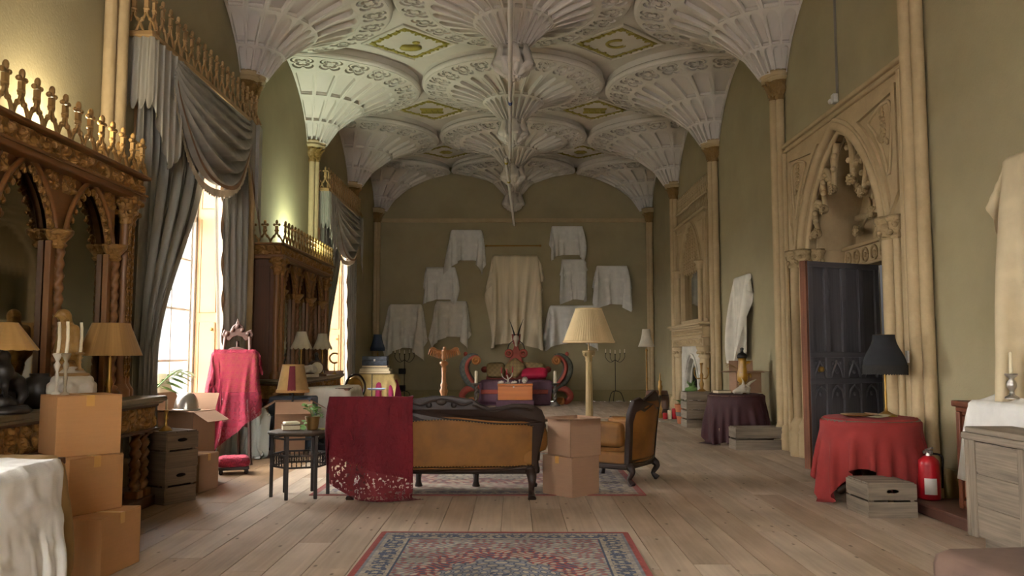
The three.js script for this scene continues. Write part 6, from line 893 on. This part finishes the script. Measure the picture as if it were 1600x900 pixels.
// ---------------------------------------------------------------- by the chimneypiece
{
  const b = thing('barrel', 'dark wooden half barrel beyond the hearth', 'barrel', [3.3, .031, -19.1]); for (let i = 0; i < 16; i++) { const a = i / 16 * PI * 2; add(b, 'stave', xf(surf((u, v) => { const r = .24 + .04 * sin(PI * v), q = (u - .5) * PI / 8 * .98; return [sin(q) * r, v * .5, cos(q) * r]; }, 2, 6), [0, 0, 0], [0, a, 0]), A.oakD); } add(b, 'barrel_head', cyl(.24, .24, .02, 0, .46, 0, 24), A.oakD); for (const y of [.08, .4]) add(b, 'hoop', xf(tor(.268 - abs(y - .25) * .06, .009, 30, 5), [0, y, 0], [PI / 2, 0, 0]), A.iron);
  const g = thing('gilt_candlestick', 'tall gilt candlestick standing on the hearth', 'candlestick', [3.1, .031, -17.55]); add(g, 'stick', lathe([[.1, 0], [.1, .03], [.05, .06], [.03, .12], [.05, .18], [.025, .24], [.022, .55], [.045, .6], [.05, .66], [.03, .7], [.04, .76], [.012, .8], [.015, .86], [.008, .92], [0, .96]], 16), A.gilt);
  for (const [x, z, r, h, m, lab] of [[3.14, -17.22, .05, .13, A.red, 'short red pillar candle at the left on the hearth'], [3.24, -17.26, .045, .18, A.candle, 'white pillar candle between two red ones on the hearth'], [3.34, -17.24, .06, .22, A.red, 'tall red pillar candle at the right on the hearth']]) { const c = thing('pillar_candle', lab, 'candle', [x, .031, z], 0, 'pillar candles on the hearth'); add(c, 'wax', lathe([[0, 0], [r, 0], [r, h - .005], [r - .008, h], [0, h - .012]], 16), m); add(c, 'wick', cyl(.002, .002, .015, 0, h - .012, 0, 4), A.black); }
  const p = thing('terracotta_pot', 'banded terracotta pot with a scraggy plant between hearth and slatted crate', 'plant', [3.36, 0, -16.5]); add(p, 'pot', lathe([[0, 0], [.11, 0], [.15, .3], [.165, .32], [.165, .38], [.15, .38], [.14, .34], [0, .33]], 20), A.terra); add(p, 'pot_band', lathe([[.132, .15], [.138, .16], [.146, .22], [.14, .23]], 20), mat('#5a5450', { rough: .8 })); for (let i = 0; i < 7; i++) { const a = i * 2.4; add(p, 'leaf', sweep([[0, .32, 0], [cos(a) * .08, .44, sin(a) * .08], [cos(a) * .2, .44 + .03 * (i % 3), sin(a) * .2]], (k) => .022 * sin(PI * (k * .9 + .08)) + .002, 5, { flatten: .3 }), A.leaf); }
  crate('tall grey slatted crate standing before the chimneypiece', [3.5, 0, -15.85], .06, .52, .65, .42, A.crateG, { rows: 4, gap: .032, top: true });
  const q = thing('moss_plant', 'mossy green plant on top of the tall slatted crate', 'plant', [3.4, .664, -15.9]); add(q, 'moss', body([[-.08, .03, 0, .04, .08, .04, 0, .04], [0, .07, 0, .04], [.05, .1, .02, .03]], { k: .01, res: 32 }), A.leaf); for (let i = 0; i < 9; i++) add(q, 'leaf', sweep([[0, .06, 0], [.05 * cos(i * 2), .14, .05 * sin(i * 2)], [.1 * cos(i * 2), .16 + .02 * (i % 4), .1 * sin(i * 2)]], (k) => .015 * sin(PI * (k * .9 + .08)) + .002, 5, { flatten: .3 }), A.leaf);
  const gc = thing('gilt_ornament', 'branching gilt candelabrum on top of the tall slatted crate', 'candelabrum', [3.6, .664, -15.88]); add(gc, 'ornament_stem', lathe([[.08, 0], [.08, .02], [.03, .05], [.045, .14], [.02, .22], [.04, .3], [.015, .36], [.02, .5], [.035, .52], [.03, .54], [0, .54]], 14), A.gilt); for (const s of [-1, 1]) add(gc, 'branch', [sweep([[0, .26, 0], [s * .08, .24, 0], [s * .13, .32, 0], [s * .13, .42, 0]], .012, 6), cyl(.025, .018, .03, s * .13, .42, 0, 8)], A.gilt);
}
// ---------------------------------------------------------------- purple velvet table
{
  const C = [3.46, -12.92]; const t = thing('velvet_table', 'round table covered by dark plum velvet beside the doorway', 'table', [C[0], 0, C[1]]); add(t, 'table_top', cyl(.42, .42, .03, 0, .72, 0, 32), A.oakD); add(t, 'pedestal', lathe([[.05, .14], [.045, .3], [.08, .4], [.05, .55], [.06, .72]], 14), A.oakD); for (let k = 0; k < 3; k++) add(t, 'foot', sweep([[0, .2, 0], [cos(k * 2.1 + .6) * .2, .12, sin(k * 2.1 + .6) * .2], [cos(k * 2.1 + .6) * .36, .03, sin(k * 2.1 + .6) * .36]], .03, 7), A.oakD);
  const g = cloth({ nx: 48, ny: 48, w: 1.55, h: 1.55, at: (u, v) => { const a = .55, x = (u - .5) * 1.55, z = (v - .5) * 1.55; return [C[0] + x * cos(a) - z * sin(a), .82, C[1] + x * sin(a) + z * cos(a)]; }, cols: [cDisc(C[0], C[1], .435, .765, .1), cFloor(.02), cPlane(0, -1, 3.99)], steps: 240, bend: .1 }); tag(add(scene, 'plum_cloth', g, A.plum), 'dark plum velvet cloth trailing to the floor over the round table', 'cloth');
  crate('low grey two-slat crate on the floor before the plum velvet table', [3.56, 0, -12.22], .05, .72, .31, .34, A.crateG, { rows: 2, gap: .026, top: true });
  const y = .772;
  const bk = thing('book', 'two-tone old book lying on the plum velvet table', 'book', [3.25, y, -12.95], .3); add(bk, 'cover', [boxy(.24, .005, .16, 0, 0, 0), boxy(.24, .005, .16, 0, .04, 0), boxy(.24, .045, .005, 0, 0, -.08)], A.crate); add(bk, 'pages', boxy(.23, .035, .15, 0, .005, 0), A.paper);
  const s = thing('ram_skull', 'bleached animal skull with a pointed horn on the plum velvet table', 'skull', [3.5, y, -12.68], .4); add(s, 'skull_bone', body([[-.1, .05, 0, .035, 0, .08, 0, .055], [0, .08, 0, .055, .08, .09, 0, .05], [-.16, .035, 0, .025, -.1, .05, 0, .03], [.06, .04, .04, .022], [.06, .04, -.04, .022], [-.05, .02, .03, .018], [-.05, .02, -.03, .018], [.1, .03, 0, .028]], { k: .014, res: 52, cut: [[.02, .09, .06, .032]] }), A.bone); add(s, 'horn', sweep([[.06, .12, .03], [.12, .17, .03], [.2, .2, .02], [.26, .22, 0]], (k) => .026 * (1 - k) + .003, 8), A.bone); add(s, 'horn', sweep([[.03, .13, -.03], [.04, .19, -.04], [.02, .24, -.05]], (k) => .022 * (1 - k) + .003, 8), A.bone);
  const j = thing('yellow_jug', 'mustard glazed lidded jug on a gilt foot on the plum velvet table', 'jug', [3.55, y, -12.86]), ym = mat('#a5781f', { map: T.velvet, rough: .3 }); add(j, 'jug_foot', lathe([[.07, 0], [.07, .02], [.025, .05], [.03, .1], [.07, .14], [.075, .16], [0, .16]], 16), A.gilt); add(j, 'jug_body', lathe([[.05, .16], [.08, .2], [.085, .28], [.065, .38], [.06, .5], [.065, .54], [0, .54]], 20), ym); add(j, 'jug_spout', sweep([[.05, .46, 0], [.1, .48, 0], [.12, .47, 0]], (k) => .03 - .006 * k, 8), ym); add(j, 'jug_handle', sweep([[.06, .26, 0], [.12, .3, 0], [.13, .24, 0]], .016, 7), ym); add(j, 'jug_lid', lathe([[.07, .54], [.08, .56], [.085, .58], [.06, .61], [.025, .63], [.02, .66], [.03, .69], [0, .71]], 18), A.bronze);
  carton('open cardboard box with raised flap behind the mustard jug', [3.66, y, -13.12], .1, .4, .34, .32, A.cardP, { flaps: { f: .12, b: -1.5, l: .1, r: .05 } });
  const tw = thing('dry_twigs', 'dry feathery twigs lying in the open box behind the jug', 'twigs', [3.56, y + .36, -13.1]); for (let i = 0; i < 6; i++) add(tw, 'twig', sweep([[0, 0, 0], [-.06 - .02 * i, .04 + .01 * i, .01 * i], [-.14 - .02 * i, .03 + .035 * (i % 3), .02 * i]], .004, 4), A.crest);
  const lb = thing('cardboard_offcut', 'pale cardboard sheet propped under the plum cloth', 'cardboard', [3.22, 0, -12.62], .35); add(lb, 'board', xf(boxy(.2, .26, .006, 0, 0, 0), [0, 0, 0], [-.15, 0, 0]), A.cardIn);
}
// ---------------------------------------------------------------- red table by the door
{
  const C = [3.43, -8.02]; const t = thing('round_table', 'round pedestal table under a red cloth beside the open door', 'table', [C[0], 0, C[1]]); add(t, 'table_top', cyl(.44, .44, .03, 0, .74, 0, 36), A.oakD); add(t, 'pedestal', lathe([[.12, .1], [.06, .16], [.1, .26], [.11, .32], [.06, .4], [.05, .5], [.08, .6], [.05, .74]], 18), A.oakD); for (let k = 0; k < 3; k++) add(t, 'foot', sweep([[0, .16, 0], [cos(k * 2.1) * .2, .12, sin(k * 2.1) * .2], [cos(k * 2.1) * .38, .03, sin(k * 2.1) * .38]], .034, 7), A.oakD);
  const a = .36; const g = cloth({ nx: 56, ny: 56, w: 1.7, h: 1.7, at: (u, v) => { const x = (u - .5) * 1.7, z = (v - .5) * 1.7 - .11; return [C[0] + x * cos(a) - z * sin(a), .84, C[1] + x * sin(a) + z * cos(a)]; }, cols: [cDisc(C[0], C[1], .455, .785, .1), cFloor(.012), cPlane(0, -1, 3.99)], steps: 260, bend: .12 }); tag(add(scene, 'red_tablecloth', g, A.redcloth), 'plain red cloth draped over the round table by the open door', 'tablecloth');
  const y = .792;
  const l = thing('fringed_lamp', 'brass table lamp with black fringed bell shade on the red table', 'lamp', [3.59, y, -8.02]); add(l, 'lamp_base', lathe([[.1, 0], [.1, .012], [.06, .025], [.015, .05], [.01, .09], [.012, .2], [.009, .25], [.009, .42]], 18), A.brass); add(l, 'lamp_shade', surf((u, v) => { const q = u * PI * 2, r = lerp(.1, .2, smooth(.1, .95, v) * .75 + .25 * v); return [cos(q) * r, .78 - v * .3, sin(q) * r]; }, 40, 10), cl('#232326')); add(l, 'shade_lining', surf((u, v) => { const q = u * PI * 2, r = lerp(.1, .2, smooth(.1, .95, v) * .75 + .25 * v) - .004; return [cos(q) * r, .782 - v * .3, sin(q) * r]; }, 40, 10), cl('#8c6a2c')); add(l, 'fringe', surf((u, v) => { const q = u * PI * 2, r = .203 + .003 * sin(u * 800); return [cos(q) * r, .49 - v * (.09 + .006 * sin(u * 331)), sin(q) * r]; }, 300, 2), cl('#2b2824')); add(l, 'shade_spider', [box(.24, .006, .006, 0, .6, 0), box(.006, .006, .24, 0, .6, 0), cyl(.006, .006, .2, 0, .41, 0, 6)], A.brass);
  const p = thing('brass_plate', 'shallow dark brass plate on the red table', 'plate', [3.3, y, -8.0]); add(p, 'plate_body', lathe([[0, .004], [.1, .004], [.14, .02], [.15, .022], [.15, .016], [.1, 0], [0, 0]], 24), A.brass);
  const n = thing('loose_papers', 'loose curled papers beside the black fringed lamp', 'paper', [3.44, y + .001, -7.86], .5); add(n, 'sheet', surf((u, v) => [(u - .5) * .2, .004 + .02 * pow(u, 3), (v - .5) * .15], 8, 4), A.paper); add(n, 'sheet', surf((u, v) => [(u - .5) * .2 + .03, .012 + .03 * pow(1 - u, 3), (v - .5) * .14 - .03], 8, 4), A.cardIn);
  crate('worn pale crate with slatted lid tucked under the red tablecloth', [3.22, 0, -7.36], .03, .42, .28, .44, A.crateG, { rows: 2, gap: .016, hole: 'f', top: true });
}
// ---------------------------------------------------------------- oak chimneypiece end, chest, extinguisher on the right
{
  const s = struct('floor_step'); add(s, 'step', [boxy(.5, .085, 3.4, W - .25, 0, -5.75, .01), boxy(.53, .025, 3.42, W - .265, .085, -5.75, .008)], mat('#5d3a2c', { map: T.wood, rough: .7 }));
  const t = thing('oak_sideboard', 'carved oak sideboard with arched end panel half hidden by a sheet', 'sideboard', [W - .025, .11, -6.02], -PI / 2), m = mat('#6d3a20', { map: T.wood, rough: .45, vary: true }); // local +x nearer camera
  t.scale.z = .84; add(t, 'carcase', boxy(1.9, .8, .3, 0, 0, .17), m); add(t, 'sideboard_top', [boxy(2.02, .05, .4, 0, .84, .2, .012), boxy(1.98, .04, .37, 0, .8, .185, .014), boxy(1.94, .03, .34, 0, .775, .17, .01)], m); add(t, 'sideboard_foot', boxy(1.96, .08, .36, 0, 0, .18, .012), m);
  for (const x of [-.78, -.26, .26, .78]) { const pn = add(t, 'front_panel', ext([[-.2, .1], [-.2, .76], [.2, .76], [.2, .1]], .03, { holes: [gothic(.12, .16, .55, .68, 6)] }).translate(x, 0, .33), m); add(pn, 'panel_carving', merge([...Array(12)].map((_, i) => sph(.04, .03, .02, x + .04 * sin(i * 1.9), .2 + i * .035, .325, 7, 5))), A.oakD); }
  for (const sx of [-1, 1]) { const e = add(t, 'end_panel', ext([[-.15, .1], [-.15, .76], [.15, .76], [.15, .1]], .03, { holes: [gothic(.085, .16, .55, .66, 6)] }).rotateY(sx * PI / 2).translate(sx * .95, 0, .17), m); add(e, 'panel_carving', merge([...Array(13)].map((_, i) => sph(.018, .028, .035, sx * .945, .19 + i * .035, .17 + .035 * sin(i * 1.9), 7, 5))), A.oakD); }
  for (const x of [-.98, .98]) add(t, 'corner_post', boxy(.06, .8, .06, x * .975, 0, .34, .01), m);
  const cw = cloth({ nx: 46, ny: 40, w: 1.75, h: .8, at: (u, v) => [3.36 + v * .6, 1.08 + .05 * sin(u * 23 + v * 7), -6.62 + u * 1.5], cols: [cBox(3.66, 4.3, .2, 1.022, -7.05, -4.95), cPlane(0, -1, 3.95), cFloor(.02)], steps: 130, bend: .08, wind: 8, fr: .85, pin: (u, v) => v > .96 });
  tag(add(scene, 'dust_sheet', cw, A.sheetW), 'rumpled white dust sheet over the carved oak sideboard', 'sheet', 'dust sheets');
  for (const [z, lab] of [[-6.34, 'silvery candlestick with candle on the sheeted sideboard, farther of two'], [-5.95, 'silvery candlestick with candle on the sheeted sideboard, nearer of two']]) { const c = thing('silver_candlestick', lab, 'candlestick', [3.8, 1.05, z], 0, 'silver candlesticks'); add(c, 'stick', lathe([[.05, 0], [.05, .012], [.02, .03], [.015, .06], [.035, .09], [.035, .12], [.015, .15], [.045, .18], [.045, .19], [0, .19]], 16), A.silver); add(c, 'candle', lathe([[0, .19], [.014, .19], [.012, .35], [0, .36]], 10), A.candle); }
  // weathered chest on a block
  const c = thing('weathered_chest', 'weathered grey wooden chest on a base block at the right edge', 'chest', [3.44, 0, -5.68], 0), gm = A.crateG; c.scale.x = .52; add(c, 'base_block', boxy(.3, .1, .66, .0, 0, 0, .01), gm);
  add(c, 'chest_lid', [boxy(.72, .05, .8, 0, .78, 0, .015), boxy(.66, .04, .74, 0, .83, 0, .012)], gm); add(c, 'inner_box', boxy(.6, .66, .68, 0, .11, 0), gm);
  for (const z of [-.345, .345]) for (const x of [-.31, .31]) add(c, 'corner_post', boxy(.09, .68, .05, x * .97, .1, z, .008), gm); for (const x of [-.315, .315]) for (const z of [-.3, .3]) add(c, 'corner_post', boxy(.04, .68, .1, x, .1, z, .008), gm);
  for (const y of [.12, .34, .56]) { for (const z of [-.345, .345]) add(c, 'chest_board', boxy(.56, .205, .02, 0, y, z), gm); for (const x of [-.305, .305]) add(c, 'chest_board', boxy(.02, .205, .56, x, y, 0), gm); }
  const e = thing('fire_extinguisher', 'red fire extinguisher standing on the step beside the red table', 'extinguisher', [3.68, .111, -7.42]); add(e, 'cylinder', lathe([[0, 0], [.085, 0], [.09, .012], [.09, .3], [.082, .34], [.05, .37], [.03, .38], [0, .38]], 24), A.red); add(e, 'valve', [cyl(.022, .026, .03, 0, .38, 0, 12), boxy(.03, .03, .1, 0, .4, .01, .006), xf(boxy(.018, .012, .12, 0, 0, 0), [0, .435, .02], [-.25, 0, 0]), xf(cyl(.014, .014, .012, 0, 0, 0, 12), [-.03, .41, 0], [0, 0, PI / 2])], A.silver); add(e, 'label', surf((u, v) => { const a = -.9 + u * 1.15; return [sin(a) * .0915, .05 + v * .14, cos(a) * .0915]; }, 10, 2), mat('#cfc9c0', { rough: .6 })); add(e, 'hose', sweep([[.02, .4, .02], [.1, .38, .03], [.105, .25, .03], [.1, .1, .03]], .009, 7), A.black);
  const st = thing('footrest_cushion', 'dusty pink upholstered stool top in the near right corner', 'stool', [1.93, -.0, -3.05], .1), pk = cl('#6b5346', { map: T.velvet, box: true }); add(st, 'stool_cushion', box(.62, .16, .5, 0, .575, 0, .06), pk); add(st, 'stool_frame', boxy(.56, .06, .44, 0, .44, 0, .012), A.dark); for (const [x, z] of [[-.23, -.18], [.23, -.18], [-.23, .18], [.23, .18]]) add(st, 'leg', lathe([[.018, 0], [.03, .05], [.02, .2], [.035, .4], [.035, .48]], 10).translate(x, 0, z), A.dark);
}
// ---------------------------------------------------------------- overhead poles and the wall sensor
{
  const pole = (name, lab, a, b, r, marks) => { const t = thing(name, lab, 'pole', [0, 0, 0]); add(t, 'tube', sweep([a, [lerp(a[0], b[0], .5), lerp(a[1], b[1], .5), lerp(a[2], b[2], .5)], b], r, 12, { n: 10 }), mat('#cfcac4', { rough: .5 })); for (const [k, c] of marks) { const p = [0, 1, 2].map((i) => lerp(a[i], b[i], k)); add(t, 'tape_band', xf(cyl(r + .003, r + .003, .12, 0, -.06, 0, 12), p, [PI / 2, 0, 0]), mat(c, { rough: .6 })); } for (const z of t.name === 'overhead_pole' ? [-8.05, -12.2] : [-16.2, -20.2]) { const k = (z - a[2]) / (b[2] - a[2]), y = lerp(a[1], b[1], k); add(t, 'hanging_wire', cyl(.002, .002, 5.55 - y, lerp(a[0], b[0], k), y, z, 5), A.iron); } return t; };
  pole('overhead_pole', 'long pale metal pole slung below the vault pendants down the hall', [-.02, 4.62, -5.5], [-.05, 4.6, -13.4], .024, [[.62, '#2b4a9a']]);
  pole('far_overhead_pole', 'grey metal pole with yellow tape continuing below the farther pendants', [-.12, 4.52, -13.0], [.02, 4.6, -20.6], .028, [[.05, '#b5a01c'], [.26, '#b5a01c']]);
  const t = thing('wall_sensor', 'small white sensor box on a conduit above the doorway', 'sensor', [W - .002, 4.5, -10.1], -PI / 2); add(t, 'sensor_body', [boxy(.1, .12, .07, 0, 0, .036, .015), sph(.035, .035, .03, -.05, .04, .07, 10, 8)], A.paint); add(t, 'conduit', [cyl(.011, .011, 2.2, .02, .12, .015, 8), cyl(.006, .006, 2.2, .05, .12, .01, 6)], mat('#7d766a', { rough: .6 }));
  const w = thing('wall_switch', 'tiny white switch plate on the shafts beside the red table', 'switch', [W - .2, 1.3, -8.06], -PI / 2); add(w, 'switch_plate', boxy(.05, .12, .02, 0, 0, .02, .006), A.paint); add(w, 'rocker', boxy(.02, .04, .008, 0, .04, .033, .002), A.paint);
}
renderer.render(scene, camera);
